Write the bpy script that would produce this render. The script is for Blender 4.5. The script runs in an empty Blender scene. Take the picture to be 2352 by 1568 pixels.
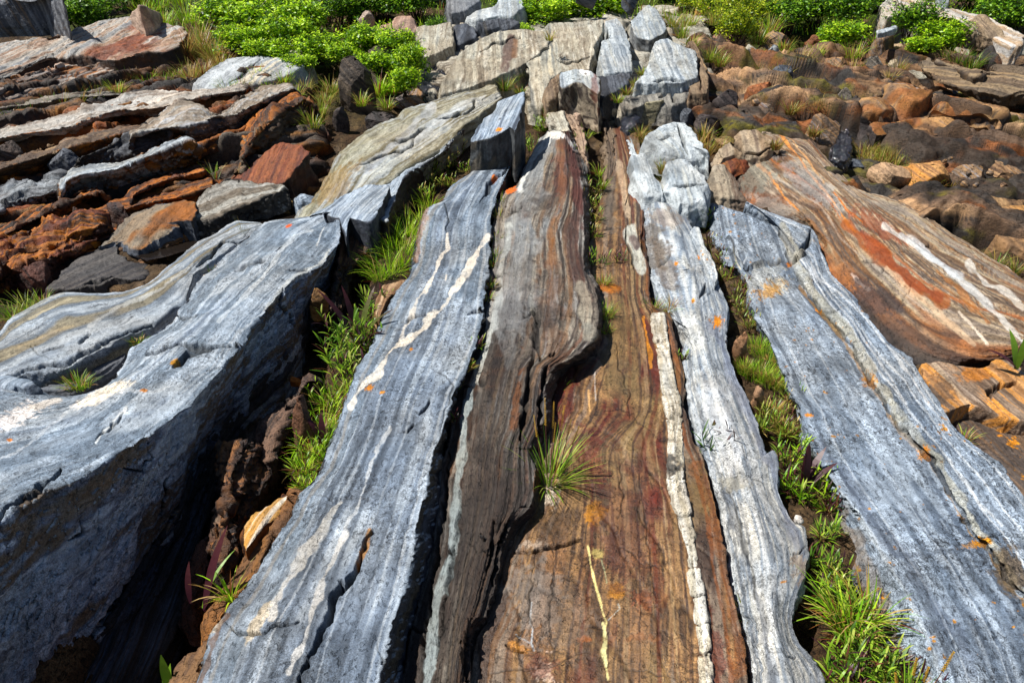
import bpy, math, random
import numpy as np
random.seed(7)
SC = bpy.context.scene
COL = SC.collection

# ------------------------------------------------------------------ camera, sky, sun, exposure
CAM_Z, PITCH, LENS = 1.65, math.radians(28.5), 26.0
W, H = 2352.0, 1568.0                      # picture coordinates used while tracing
FPX = LENS / 36.0 * W
cam_d = bpy.data.cameras.new('camera'); cam = bpy.data.objects.new('camera', cam_d); COL.objects.link(cam)
cam_d.lens = LENS; cam_d.sensor_width = 36; cam_d.clip_start = .02; cam_d.clip_end = 2000
cam.location = (0, 0, CAM_Z); cam.rotation_euler = (math.pi / 2 - PITCH, 0, 0)
SC.camera = cam
SUN_EL, SUN_AZ = math.radians(59), math.radians(-88)        # azimuth from +y towards +x: the sun stands left, a little beyond
sd = np.array([math.cos(SUN_EL) * math.sin(SUN_AZ), math.cos(SUN_EL) * math.cos(SUN_AZ), math.sin(SUN_EL)])
world = bpy.data.worlds.new('World'); SC.world = world; world.use_nodes = True
wn = world.node_tree.nodes; wl = world.node_tree.links
sky = wn.new('ShaderNodeTexSky'); sky.sky_type = 'NISHITA'; sky.sun_disc = False
sky.sun_elevation = SUN_EL; sky.sun_rotation = SUN_AZ; sky.air_density = 1.0; sky.dust_density = .4; sky.ozone_density = 2.0
wl.new(sky.outputs[0], wn['Background'].inputs[0]); wn['Background'].inputs[1].default_value = .05
sun_d = bpy.data.lights.new('sun', 'SUN'); sun = bpy.data.objects.new('sun', sun_d); COL.objects.link(sun)
sun_d.energy = 5.0; sun_d.angle = math.radians(.5); sun_d.color = (1, .96, .9)
from mathutils import Vector
sun.rotation_euler = Vector(sd).to_track_quat('Z', 'Y').to_euler()
SC.view_settings.view_transform = 'Standard'; SC.view_settings.look = 'None'; SC.view_settings.gamma = 1
SC.view_settings.exposure = 0.55
SC.cycles.max_bounces = 5; SC.cycles.transparent_max_bounces = 8

# ------------------------------------------------------------------ geometry of the place
def G(x, y):                                # mean lie of the land
    y = np.asarray(y, float); x = np.asarray(x, float)
    r = .13 * np.clip(y - 4.2, 0, 9.5)
    r = r + .02 * np.clip(y - 13.7, 0, None)
    return r
cp, sp = math.cos(PITCH), math.sin(PITCH)
def unproj(px, py, h):
    px, py, h = [np.asarray(a, float) for a in np.broadcast_arrays(px, py, h)]
    a = (px - W / 2) / FPX; b = (H / 2 - py) / FPX
    dx, dy, dz = a, cp + b * sp, -sp + b * cp
    lo = np.full(px.shape, .3); hi = np.full(px.shape, 60.)
    for _ in range(44):
        m = (lo + hi) / 2
        below = CAM_Z + dz * m < G(dx * m, dy * m) + h
        hi = np.where(below, m, hi); lo = np.where(below, lo, m)
    return np.stack([dx * hi, dy * hi, CAM_Z + dz * hi], -1)
def proj(P):
    x, y, z = P[..., 0], P[..., 1], P[..., 2] - CAM_Z
    d = y * cp - z * sp; v = y * sp + z * cp
    d = np.maximum(d, .05)
    return x / d * FPX + W / 2, H / 2 - v / d * FPX, d

def _h(ix, iy, iz, seed):
    n = (ix.astype(np.int64) * 73856093) ^ (iy.astype(np.int64) * 19349663) ^ (iz.astype(np.int64) * 83492791) ^ (seed * 2654435761 & 0x7fffffff)
    n = (n ^ (n >> 13)) & 0xffffffff
    n = (n * 1274126177) & 0xffffffff
    n = (n ^ (n >> 16)) & 0xffffffff
    return n / 4294967295.0 * 2 - 1
def noise(x, y, z=0., seed=0):
    x, y, z = np.broadcast_arrays(x, y, z)
    ix, iy, iz = np.floor(x), np.floor(y), np.floor(z)
    fx, fy, fz = x - ix, y - iy, z - iz
    ux, uy, uz = [f * f * f * (f * (f * 6 - 15) + 10) for f in (fx, fy, fz)]
    ix, iy, iz = ix.astype(np.int64), iy.astype(np.int64), iz.astype(np.int64)
    def L(a, b, t): return a + (b - a) * t
    c = [_h(ix + i, iy + j, iz + k, seed) for k in (0, 1) for j in (0, 1) for i in (0, 1)]
    return L(L(L(c[0], c[1], ux), L(c[2], c[3], ux), uy), L(L(c[4], c[5], ux), L(c[6], c[7], ux), uy), uz)
def fbm(x, y, z=0., seed=0, octv=4, gain=.5):
    s = 0.; a = 1.; t = 0.
    for o in range(octv):
        s = s + a * noise(x, y, z, seed + o * 17); t += a
        x, y, z = x * 2.03 + 3.1, y * 2.03 + 1.7, z * 2.03 + 5.3; a *= gain
    return s / t
def sm(a, b, x):
    t = np.clip((x - a) / (b - a), 0, 1); return t * t * (3 - 2 * t)
def lin(hexs):
    if not isinstance(hexs, str): return np.array(hexs, float)
    c = np.array([int(hexs[i:i + 2], 16) for i in (1, 3, 5)]) / 255.
    return np.where(c < .04045, c / 12.92, ((c + .055) / 1.055) ** 2.4)
def pal_lookup(pal, t):
    P = np.array([lin(c) for c in pal]); t = np.clip(t, 0, .9999) * (len(pal) - 1)
    i = t.astype(int); f = sm(0, 1, t - i)[..., None]
    return P[i] * (1 - f) + P[i + 1] * f

# ------------------------------------------------------------------ tracing helpers: numbers read off enlarged crops of the photograph
def crop(ox, oy, s=.554843):
    def f(txt, h=0., h1=None):
        v = [float(t) for t in txt.replace(',', ' ').split()]
        n = len(v) // 2; out = []
        for i in range(n):
            hh = h if h1 is None else h + (h1 - h) * i / max(1, n - 1)
            out.append(((ox + v[2 * i] * s) / 1.632653, (oy + v[2 * i + 1] * s) / 1.632653, hh))
        return out
    return f
A_, B_, C_ = crop(0, 0), crop(1270, 0), crop(2540, 0)
D_, E_, F_ = crop(0, 850), crop(1270, 850), crop(2540, 850)
G_, H_, I_ = crop(0, 1690), crop(1270, 1690), crop(2540, 1690)
J_, K_, L_ = crop(1500, 200), crop(0, 500), crop(2700, 1500, .67616)
Z_ = crop(0, 0, 1.632653)
def setz(pts, hs):                          # give traced points their own heights
    return [(p[0], p[1], hs[min(i, len(hs) - 1)]) for i, p in enumerate(pts)]

def resample(P, n, k=8):
    P = np.array(P, float)
    if len(P) > 2:
        Q = np.vstack([2 * P[0] - P[1], P, 2 * P[-1] - P[-2]]); out = []
        for i in range(1, len(Q) - 2):
            p0, p1, p2, p3 = Q[i - 1], Q[i], Q[i + 1], Q[i + 2]
            t = np.linspace(0, 1, k, endpoint=False)[:, None]
            c = .5 * (2 * p1 + (p2 - p0) * t + (2 * p0 - 5 * p1 + 4 * p2 - p3) * t * t + (3 * p1 - p0 - 3 * p2 + p3) * t ** 3)
            l = p1 + (p2 - p1) * t
            out.append(.6 * c + .4 * l)
        P = np.vstack(out + [P[-1:]])
    d = np.r_[0, np.cumsum(np.linalg.norm(np.diff(P[:, :2], axis=0), axis=1))]
    t = np.linspace(0, d[-1], n)
    return np.stack([np.interp(t, d, P[:, i]) for i in range(P.shape[1])], 1)

# ------------------------------------------------------------------ materials
def new_mat(name):
    m = bpy.data.materials.new(name); m.use_nodes = True
    return m, m.node_tree.nodes, m.node_tree.links
def rock_material(name, spk=1., bump=1., rough=.72, spec=.35, crackle=0):
    m, n, l = new_mat(name); bs = n['Principled BSDF']
    def N(t, **k):
        o = n.new(t)
        for a, b in k.items(): setattr(o, a, b)
        return o
    def M(op, a, b=None, c=None):
        o = N('ShaderNodeMath', operation=op)
        for i, v in enumerate((a, b, c)):
            if v is None: continue
            if isinstance(v, (int, float)): o.inputs[i].default_value = v
            else: l.new(v, o.inputs[i])
        return o.outputs[0]
    col = N('ShaderNodeAttribute', attribute_name='Col').outputs['Color']
    par = N('ShaderNodeAttribute', attribute_name='Par').outputs['Vector']
    suv = N('ShaderNodeAttribute', attribute_name='suv').outputs['Vector']
    sx = N('ShaderNodeSeparateXYZ'); l.new(par, sx.inputs[0]); streak, speck, gloss = sx.outputs
    geo = N('ShaderNodeNewGeometry').outputs['Position']
    def noi(vec, scale, det, rgh=.6, dist=0., mp=None):
        if mp:
            q = N('ShaderNodeMapping'); l.new(vec, q.inputs[0]); q.inputs['Scale'].default_value = mp; vec = q.outputs[0]
        o = N('ShaderNodeTexNoise'); l.new(vec, o.inputs['Vector']); o.inputs['Scale'].default_value = scale
        o.inputs['Detail'].default_value = det; o.inputs['Roughness'].default_value = rgh; o.inputs['Distortion'].default_value = dist
        return o.outputs[0]
    grain = noi(geo, 230, 3, .7)
    mid = noi(geo, 60, 4, .65)
    big = noi(geo, 9, 5, .6)
    st1 = noi(suv, 1, 4, .6, .2, (110, 14, 60))
    st2 = noi(suv, 1, 4, .65, .3, (330, 60, 200))
    pit = noi(suv, 1, 3, .6, .6, (62, 38, 52)); blot = noi(suv, 1, 4, .6, .5, (13, 5, 9))
    def con(v, a, b):                       # contrast stretch
        o = N('ShaderNodeMapRange'); o.interpolation_type = 'SMOOTHSTEP'; l.new(v, o.inputs[0])
        o.inputs[1].default_value = a; o.inputs[2].default_value = b; return o.outputs[0]
    gr = con(grain, .36, .64); md = con(mid, .32, .68); s1 = con(st1, .32, .68); s2 = con(st2, .34, .66)
    var = noi(geo, 3.3, 3, .6); spv = M('MULTIPLY', speck, M('MULTIPLY_ADD', con(var, .35, .65), .75, .45))      # grain varies from place to place
    f1 = M('MULTIPLY_ADD', M('SUBTRACT', gr, .5), M('MULTIPLY', spv, .95 * spk), 1.0)
    f2 = M('MULTIPLY_ADD', M('SUBTRACT', md, .5), M('MULTIPLY', spv, .6 * spk), 1.0)
    f3 = M('MULTIPLY_ADD', M('SUBTRACT', s1, .5), M('MULTIPLY', streak, .36), 1.0)
    f4 = M('MULTIPLY_ADD', M('SUBTRACT', s2, .5), M('MULTIPLY', streak, .3), 1.0)
    f5 = M('MULTIPLY_ADD', M('SUBTRACT', con(big, .3, .7), .5), .3, 1.0)
    f6 = M('SUBTRACT', 1.0, M('MULTIPLY', con(pit, .57, .66), M('MULTIPLY', spv, .5)))
    f7 = M('MULTIPLY_ADD', M('SUBTRACT', con(blot, .3, .7), .5), M('MULTIPLY', speck, .5), 1.0)
    f = M('MULTIPLY', M('MULTIPLY', M('MULTIPLY', f1, f2), M('MULTIPLY', f3, f4)), M('MULTIPLY', M('MULTIPLY', f5, f7), f6))
    if crackle:
        q = N('ShaderNodeMapping'); l.new(suv, q.inputs[0]); q.inputs['Scale'].default_value = (26, 8, 20)
        ds = N('ShaderNodeVectorMath', operation='ADD'); nz = N('ShaderNodeTexNoise'); l.new(suv, nz.inputs['Vector']); nz.inputs['Scale'].default_value = 30; nz.inputs['Detail'].default_value = 3
        l.new(q.outputs[0], ds.inputs[0]); l.new(nz.outputs['Color'], ds.inputs[1])
        vo = N('ShaderNodeTexVoronoi', feature='DISTANCE_TO_EDGE'); l.new(ds.outputs[0], vo.inputs['Vector']); vo.inputs['Scale'].default_value = 1.0
        ck = con(vo.outputs['Distance'], .0, .05); ckm = M('MULTIPLY', M('SUBTRACT', 1.0, ck), con(blot, .42, .6)); f = M('MULTIPLY', f, M('SUBTRACT', 1.0, M('MULTIPLY', ckm, .55)))
    vm = N('ShaderNodeVectorMath', operation='SCALE'); l.new(col, vm.inputs[0]); l.new(f, vm.inputs['Scale'])
    l.new(vm.outputs[0], bs.inputs['Base Color'])
    hgt = M('ADD', M('ADD', M('MULTIPLY', grain, .35), M('MULTIPLY', mid, .8)),
            M('ADD', M('MULTIPLY', M('MULTIPLY', st1, streak), .8), M('MULTIPLY', M('MULTIPLY', st2, streak), .5)))
    hgt = M('SUBTRACT', hgt, M('MULTIPLY', con(pit, .57, .66), M('MULTIPLY', speck, .7)))
    bp = N('ShaderNodeBump'); bp.inputs['Strength'].default_value = .9 * bump; bp.inputs['Distance'].default_value = .006
    l.new(hgt, bp.inputs['Height']); l.new(bp.outputs[0], bs.inputs['Normal'])
    wc = con(noi(geo, 1.7, 4, .6), .42, .62); tint = N('ShaderNodeMix', data_type='RGBA', blend_type='MULTIPLY'); l.new(M('MULTIPLY', wc, .4), tint.inputs[0]); l.new(vm.outputs[0], tint.inputs[6]); tint.inputs[7].default_value = (.95, .78, .6, 1); l.new(tint.outputs[2], bs.inputs['Base Color'])      # faint weathering stain
    l.new(M('SUBTRACT', rough, M('MULTIPLY', gloss, .45)), bs.inputs['Roughness'])
    bs.inputs['Specular IOR Level'].default_value = spec
    return m
ROCK = rock_material('weathered_banded_rock')
ROCKCRACK = rock_material('crazed_rusty_rock', .9, 1., .6, .4, 1)
ROCKFAR = rock_material('weathered_far_rock', .8, 1.3)
ROCKROUGH = rock_material('fibrous_schist_rock', .8, 2.2, .68, .45)
SOIL = rock_material('dark_peaty_soil', 1.2, 2.5, .9, .2)

def tag(o, label=None, cat=None, group=None, kind=None):
    for k, v in (('label', label), ('category', cat), ('group', group), ('kind', kind)):
        if v: o[k] = v
    return o
def add_mesh(name, V, F, mat, attrs=None, parent=None, smooth=True, org=None):
    V = np.asarray(V, float).reshape(-1, 3); F = np.asarray(F, int)
    if org is None: org = np.array([V[:, 0].mean(), V[:, 1].mean(), V[:, 2].min()])
    me = bpy.data.meshes.new(name)
    me.vertices.add(len(V)); me.vertices.foreach_set('co', (V - org).astype(np.float32).ravel())
    k = F.shape[1]
    me.loops.add(F.size); me.loops.foreach_set('vertex_index', F.astype(np.int32).ravel())
    me.polygons.add(len(F)); me.polygons.foreach_set('loop_start', np.arange(0, F.size, k, dtype=np.int32))
    me.polygons.foreach_set('use_smooth', np.full(len(F), smooth))
    me.update(calc_edges=True)
    for an, (ty, arr) in (attrs or {}).items():
        at = me.attributes.new(an, ty, 'POINT')
        arr = np.asarray(arr, np.float32)
        if ty == 'FLOAT_COLOR':
            arr = np.concatenate([arr, np.ones((len(arr), 1), np.float32)], 1); at.data.foreach_set('color', arr.ravel())
        else: at.data.foreach_set('vector', arr.ravel())
    me.materials.append(mat)
    o = bpy.data.objects.new(name, me); COL.objects.link(o); o.location = org
    if parent is not None:
        o.parent = parent; o.location = org - np.array(parent.location)
    return o
def grid_faces(nu, nv, wrap=False):
    i = np.arange(nu if wrap else nu - 1)[:, None]; j = np.arange(nv - 1)[None, :]
    a = i * nv + j; b = a + 1; i2 = (i + 1) % nu; d = i2 * nv + j; c = d + 1
    return np.stack([a, b, c, d], -1).reshape(-1, 4)
def normals(P, wrap=False):
    if wrap: du = np.roll(P, -1, 0) - np.roll(P, 1, 0)
    else: du = np.gradient(P, axis=0)
    dv = np.gradient(P, axis=1); n = np.cross(dv, du)
    return n / np.maximum(np.linalg.norm(n, axis=-1, keepdims=True), 1e-9)

LICHEN = ['#d98a12', '#e8861c', '#c9751a']
def segdist(px, py, pts):
    best = np.full(px.shape, 1e9); par = np.zeros(px.shape); tot = 0.
    for (x0, y0), (x1, y1) in zip(pts[:-1], pts[1:]):
        L2 = (x1 - x0) ** 2 + (y1 - y0) ** 2 + 1e-9; L = math.sqrt(L2)
        t = np.clip(((px - x0) * (x1 - x0) + (py - y0) * (y1 - y0)) / L2, 0, 1)
        d = np.hypot(px - x0 - t * (x1 - x0), py - y0 - t * (y1 - y0))
        m = d < best; best = np.where(m, d, best); par = np.where(m, tot + t * L, par); tot += L
    return best, par / max(tot, 1e-6)

def cells(x, y, seed):
    ix, iy = np.floor(x).astype(np.int64), np.floor(y).astype(np.int64); z = np.zeros_like(ix)
    f1 = np.full(x.shape, 9.); f2 = np.full(x.shape, 9.); idv = np.zeros(x.shape); cx = np.zeros(x.shape); cy = np.zeros(x.shape); t1 = np.zeros(x.shape); t2 = np.zeros(x.shape)
    for i in (-1, 0, 1):
        for j in (-1, 0, 1):
            a, b = ix + i, iy + j; jx = .5 + .46 * _h(a, b, z, seed); jy = .5 + .46 * _h(a, b, z, seed + 7)
            dx, dy = a + jx - x, b + jy - y; d = np.hypot(dx, dy); m = d < f1
            f2 = np.where(m, f1, np.minimum(f2, d)); f1 = np.where(m, d, f1); idv = np.where(m, _h(a, b, z, seed + 13), idv)
            t1 = np.where(m, _h(a, b, z, seed + 19), t1); t2 = np.where(m, _h(a, b, z, seed + 23), t2); cx = np.where(m, -dx, cx); cy = np.where(m, -dy, cy)
    return idv, f2 - f1, cx * t1 + cy * t2
def finish(name, label, P, S, U, o, wrap=False, top=None):
    """displace, colour and link one rock surface; P (a, b, 3) grid, S/U metres across and along its beds"""
    sd_ = o.get('seed', abs(hash_(name + (label or ''))) % 9999)
    N_ = normals(P, wrap)
    if np.mean(N_[..., 2]) < 0: N_ = -N_; flip = True
    else: flip = False
    px, py, dep = proj(P)
    X, Y, Zc = P[..., 0], P[..., 1], P[..., 2]
    if 'sdir' in o:                         # beds cross this surface in their own direction
        ca3, sa3 = math.cos(o['sdir']), math.sin(o['sdir']); U = X * ca3 + Y * sa3; S = -X * sa3 + Y * ca3 + .6 * Zc
    wob = o.get('wob', .03) * fbm(X * 2.2, Y * 2.2, Zc * 2.2, sd_, 3)
    Sw = S + wob
    disp = o.get('strk', .006) * fbm(Sw * o.get('fs', 26), U * o.get('fu', 1.3), Zc * 1.5, sd_ + 1, 4, .6)
    disp = disp + o.get('lump', .012) * fbm(X * 5, Y * 5, Zc * 5, sd_ + 2, 4)
    disp = disp + o.get('fine', .003) * fbm(X * 34, Y * 34, Zc * 34, sd_ + 3, 3, .6)
    if o.get('step', 0):
        q = fbm(Sw * o.get('sf', 9), U * .5, 0, sd_ + 4, 2) * 3
        disp = disp + o['step'] * (np.floor(q) + sm(.35, .65, q - np.floor(q)))
    if o.get('chop', 0):                    # ragged blocky breaks across the beds
        q = fbm(U * o.get('cf', 5) + fbm(X * 3, Y * 3, 0, sd_ + 8, 2) * 1.5, Sw * 7, 0, sd_ + 5, 3) * 3
        disp = disp + o['chop'] * (np.floor(q) + sm(.4, .6, q - np.floor(q)))
    cellc = 0.; crackmask = np.zeros(px.shape)
    for (ca_, fa, fb, amp, tilt, cdep) in o.get('blocks', []):       # bedrock broken into angular blocks: (angle, cells per m across, along, height, tilt, joint depth)
        wx_ = X + .09 * fbm(X * 3, Y * 3, Zc * 3, sd_ + 71, 3); wy_ = Y + .09 * fbm(X * 3, Y * 3, Zc * 3, sd_ + 72, 3)
        ca2, sa2 = math.cos(ca_), math.sin(ca_); idv, ed, tl = cells((wx_ * ca2 + wy_ * sa2) * fa, (-wx_ * sa2 + wy_ * ca2) * fb, sd_ + int(fa * 10))
        eh = sm(.0, o.get('bs', .2), ed); disp = disp + (amp * (idv + .6) + tilt * tl) * eh - cdep * (1 - eh); cellc = cellc + idv * .5 * eh; crackmask = np.maximum(crackmask, o.get('bdark', .8) * (1 - sm(.0, .07, ed)))
    nj = o.get('joints', 0)
    if nj:                                  # thin joints that cut across the beds
        rj = np.random.RandomState(sd_ % 9999); Lu, Ls = float(U.max()), float(S.max())
        for k in range(int(nj * Lu)):
            u0 = rj.rand() * Lu; s0 = rj.rand() * Ls; hw = (.05 + .2 * rj.rand() ** 2); sl = rj.uniform(-.5, .5)
            w_ = np.maximum(.0035, 1.5 * dep / FPX) * rj.uniform(.7, 1.5)
            m = np.abs(S - s0) < hw * 1.2
            if not m.any(): continue
            dd = np.abs(U - u0 - sl * (S - s0) - .02 * noise(S * 22, u0 * 9, 0, 81)); kk = (1 - sm(w_ * .5, w_ * 1.3, dd)) * sm(hw, hw * .6, np.abs(S - s0))
            crackmask = np.maximum(crackmask, .8 * kk); disp = disp - o.get('jd', .008) * kk
    for c in o.get('cracks', []):
        pts, wd, dp = c[:3]
        pts = [p[:2] for p in pts]
        wx = px + 6 * noise(px / 21, py / 21, 0, 5) + 1.2 * noise(px / 7, py / 7, 0, 6); wy = py + 6 * noise(px / 21, py / 21, 9.5, 7) + 1.2 * noise(px / 7, py / 7, 3, 8)
        d, t = segdist(wx, wy, pts)
        w_ = wd * (.45 + .75 * np.sin(np.pi * np.clip(t, .04, .96))) * (1 + .5 * noise(px / 23, py / 23, 1, 9))
        k = 1 - sm(w_ * .35, w_ * 1., d)
        crackmask = np.maximum(crackmask, k); disp = disp - dp * k
    P2 = P + N_ * disp[..., None]
    # colour, laid through the displaced body
    if o.get('blocks'): Sw = Sw + .6 * (P2[..., 2] - Zc); X, Y, Zc = P2[..., 0], P2[..., 1], P2[..., 2]
    t = .5 + o.get('bc', 1.1) * (.55 * fbm(Sw * o.get('bf', 9), U * .16, 0, sd_ + 11, 3, .6) + o.get('b2w', .45) * fbm(Sw * o.get('bf2', 45), U * .5, 0, sd_ + 12, 3, .6))
    t = t + .25 * fbm(X * 4, Y * 4, Zc * 4, sd_ + 13, 4) + cellc * .35
    if o.get('lines', 0):                   # thin crisp laminae
        q = noise(Sw * 60, U * .25, 0, sd_ + 14) + .5 * noise(Sw * 150, U * .5, 0, sd_ + 15); t = t + o['lines'] * (sm(.25, .45, q) - sm(.25, .45, -q)) * sm(-.2, .2, fbm(Sw * 5, U * .4, 1, sd_ + 16, 2))
    C = pal_lookup(o['pal'], t)
    for (pal2, f, thr, soft, stretch) in o.get('stains', []):
        q = fbm(Sw * f, U * f * stretch, Zc * f, sd_ + 20 + int(f * 7), 4, .6)
        m = sm(thr - soft, thr + soft, q)[..., None]
        if 'stainmask' in o: m = m * o['stainmask'](X, Y)[..., None]
        C = C * (1 - m) + pal_lookup(pal2, .5 + fbm(X * 9, Y * 9, Zc * 9, sd_ + 31, 3)) * m
    if 'facepal' in o:                      # steep sides recoloured: other rock on some, painted-in shade and skylight on others
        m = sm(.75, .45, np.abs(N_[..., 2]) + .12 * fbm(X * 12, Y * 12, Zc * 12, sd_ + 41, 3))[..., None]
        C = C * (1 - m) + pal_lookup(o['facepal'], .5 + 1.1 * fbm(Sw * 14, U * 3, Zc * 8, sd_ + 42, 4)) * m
    spk = np.full(px.shape, float(o.get('speck', .5))); stk = np.full(px.shape, float(o.get('streak', .5))); glo = np.full(px.shape, float(o.get('gloss', .15)))
    for p in o.get('paint', []):
        kind = p[0]
        if kind == 'line':                  # ('line', pts, width, colour, strength, raggedness)
            _, pts, wd, c, st, rag = p
            pts = [q[:2] for q in pts]
            jx = rag * (3.6 * noise(px / 30, py / 30, 0, 31) + 1.5 * noise(px / 7, py / 7, 0, 32))
            d, tt = segdist(px + jx, py + jx * .6, pts)
            w_ = wd * (1 + .8 * rag * noise(px / 30, py / 30, 2, 33))
            m = st * (1 - sm(w_ * .75, w_ * 1.15, d)) * (1 - .35 * rag * sm(.1, .6, fbm(px / 9, py / 9, 0, 34, 2)))
        else:                               # ('blob', cx, cy, rx, ry, angle, colour, strength, raggedness)
            _, cx, cy, rx, ry, an, c, st, rag = p
            ca, sa = math.cos(math.radians(an)), math.sin(math.radians(an))
            ux, uy = (px - cx) * ca + (py - cy) * sa, -(px - cx) * sa + (py - cy) * ca
            fq = FPX / (max(rx, ry) * proj(unproj(cx, cy, 0.)[None])[2][0]) * (2.2 if rx < 30 else 4.)
            d = np.hypot(ux / rx, uy / ry) + rag * (1.3 * fbm(Sw * fq + cx, U * fq * .6 + cy, Zc * fq, 35, 4, .75)) 
            m = st * (1 - sm(.75, 1.1, d))
        C = C * (1 - m[..., None]) + lin(c) * m[..., None]
        if kind == 'line': stk = stk * (1 - .5 * m); spk = spk * (1 - .4 * m)
    nl, lscale = o.get('lichen', (0, 30))
    if nl:
        q = fbm(X * lscale, Y * lscale, Zc * lscale, sd_ + 51, 3, .6); q2 = fbm(X * 3, Y * 3, Zc * 3, sd_ + 52, 2)
        m = (sm(.60 - nl, .64 - nl, q + .3 * q2) * sm(.3, .6, N_[..., 2]) * .85)[..., None]
        C = C * (1 - m) + lin('#b9822c') * m
    C = C * (1 - .6 * crackmask[..., None])             # joints and cracks darker than the faces
    C = C * (1 + .10 * fbm(X * 20, Y * 20, Zc * 20, sd_ + 61, 3))[..., None]
    lum = C @ np.array([.3, .6, .1]); sa_ = np.where(C[..., 2] > C[..., 0], 1.22, o.get('sat', 1.3))[..., None]; C = lum[..., None] + (C - lum[..., None]) * sa_      # deepen the pigments of weathered stone
    C = np.clip(C, .003, .9) * (np.clip(lum, .02, .31) / .30)[..., None] ** o.get('con', .32) * .92 * o.get('gain', 1.)
    F = grid_faces(P.shape[0], P.shape[1], wrap)
    if flip: F = F[:, ::-1]
    at = {'Col': ('FLOAT_COLOR', np.clip(C, 0.004, .9).reshape(-1, 3)), 'Par': ('FLOAT_VECTOR', np.stack([stk, spk, glo], -1).reshape(-1, 3)),
          'suv': ('FLOAT_VECTOR', np.stack([Sw, U, Zc], -1).reshape(-1, 3))}
    ob = add_mesh(name, P2.reshape(-1, 3), F, o.get('mat', ROCK), at)
    if label: tag(ob, label, o.get('cat', 'rock'), o.get('group'), o.get('kind'))
    return ob
def hash_(s):
    h = 5381
    for ch in s: h = (h * 33 + ord(ch)) & 0xffffffff
    return h

STEP = 2.4                                  # mesh spacing in traced pixels
def loft(name, label, rails, o, skirt=(.2, .2), flare=(.03, .03), cap=(.15, .15)):
    """a ridge of bedded rock: RAILS are lines along it, listed across it; each point (px, py, height above the lie of the land)"""
    o = dict(o)
    L = max(np.sum(np.hypot(*np.diff(np.array(r, float)[:, :2], axis=0).T)) for r in rails)
    nu = int(np.clip(L / (o.get('res', STEP) * 1.1), 12, 620))
    R = []
    for r in rails:
        q = resample(r, nu); R.append(unproj(q[:, 0], q[:, 1], q[:, 2]))
    def outw(a, b, fl, dr):
        d = a - b; d[:, 2] = 0; d /= np.maximum(np.linalg.norm(d, axis=1, keepdims=True), 1e-6)
        k = np.ones(9) / 9; d[:, 0] = np.convolve(np.pad(d[:, 0], 4, 'edge'), k, 'valid'); d[:, 1] = np.convolve(np.pad(d[:, 1], 4, 'edge'), k, 'valid')
        q = a + d * fl; q[:, 2] -= dr; return q
    if skirt[0]: R = [outw(R[0], R[1], flare[0], skirt[0])] + R
    if skirt[1]: R = R + [outw(R[-1], R[-2], flare[1], skirt[1])]
    cols = []
    for j in range(len(R) - 1):
        px, py, d = proj(R[j]); qx, qy, d2 = proj(R[j + 1])
        met = np.linalg.norm(R[j + 1] - R[j], axis=1)
        m = max(np.max(np.hypot(px - qx, py - qy)), .45 * np.max(met / d * FPX))
        n = int(np.clip(m / o.get('res', STEP), 3, 420))
        t = np.linspace(0, 1, n, endpoint=False)
        for tt in t: cols.append(R[j] * (1 - tt) + R[j + 1] * tt)
    cols.append(R[-1])
    P = np.stack(cols, 1)
    # round the edges a little
    rn = o.get('round', 3)
    for _ in range(rn):
        P[:, 1:-1] = .25 * P[:, :-2] + .5 * P[:, 1:-1] + .25 * P[:, 2:]
    # ragged plan of the edges
    if o.get('crown', 0):
        v = np.linspace(0, 1, P.shape[1]); P[..., 2] += o['crown'] * np.sin(np.pi * v)[None] 
    # end caps
    def capend(row, nxt, dr, k=9):
        d = row.mean(0) - nxt.mean(0); d[2] = 0; d /= max(np.linalg.norm(d), 1e-6); out = []
        bump = fbm(row[:, 0] * 9, row[:, 1] * 9, 0, 3, 3)
        for i in range(1, k + 1):
            t = i / k; q = row + d * (.06 * t * dr / .15 + 0.05 * bump[:, None] * min(1, 3 * t)); q[:, 2] -= dr * t; out.append(q)
        return out
    if cap[0]: P = np.concatenate([np.stack(capend(P[0], P[3], cap[0])[::-1]), P], 0)
    if cap[1]: P = np.concatenate([P, np.stack(capend(P[-1], P[-4], cap[1]))], 0)
    dv = np.linalg.norm(np.diff(P, axis=1), axis=-1); S = np.concatenate([np.zeros((P.shape[0], 1)), np.cumsum(dv, 1)], 1)
    if o.get('skeep', True): S = np.broadcast_to(S.mean(0)[None], S.shape) * .85 + S * .15     # the beds follow the rails
    du = np.linalg.norm(np.diff(P, axis=0), axis=-1).mean(1); U = np.broadcast_to(np.r_[0, np.cumsum(du)][:, None], S.shape)
    # ragged edges: push sideways and down near steep changes
    rg = o.get('rag', .0035)
    if rg:
        N_ = normals(P); e = sm(.95, .6, np.abs(N_[..., 2]))
        q = fbm(U * 13, S * 3, P[..., 2] * 8, hash_(name + (label or '')) % 997, 4, .6)
        q = .35 * q + .65 * np.round(q * 3.5) / 3.5; hor = N_.copy(); hor[..., 2] = 0
        P = P + hor * (q * rg * 4 * e)[..., None]
    return finish(name, label, P, S, U, o)

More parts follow.
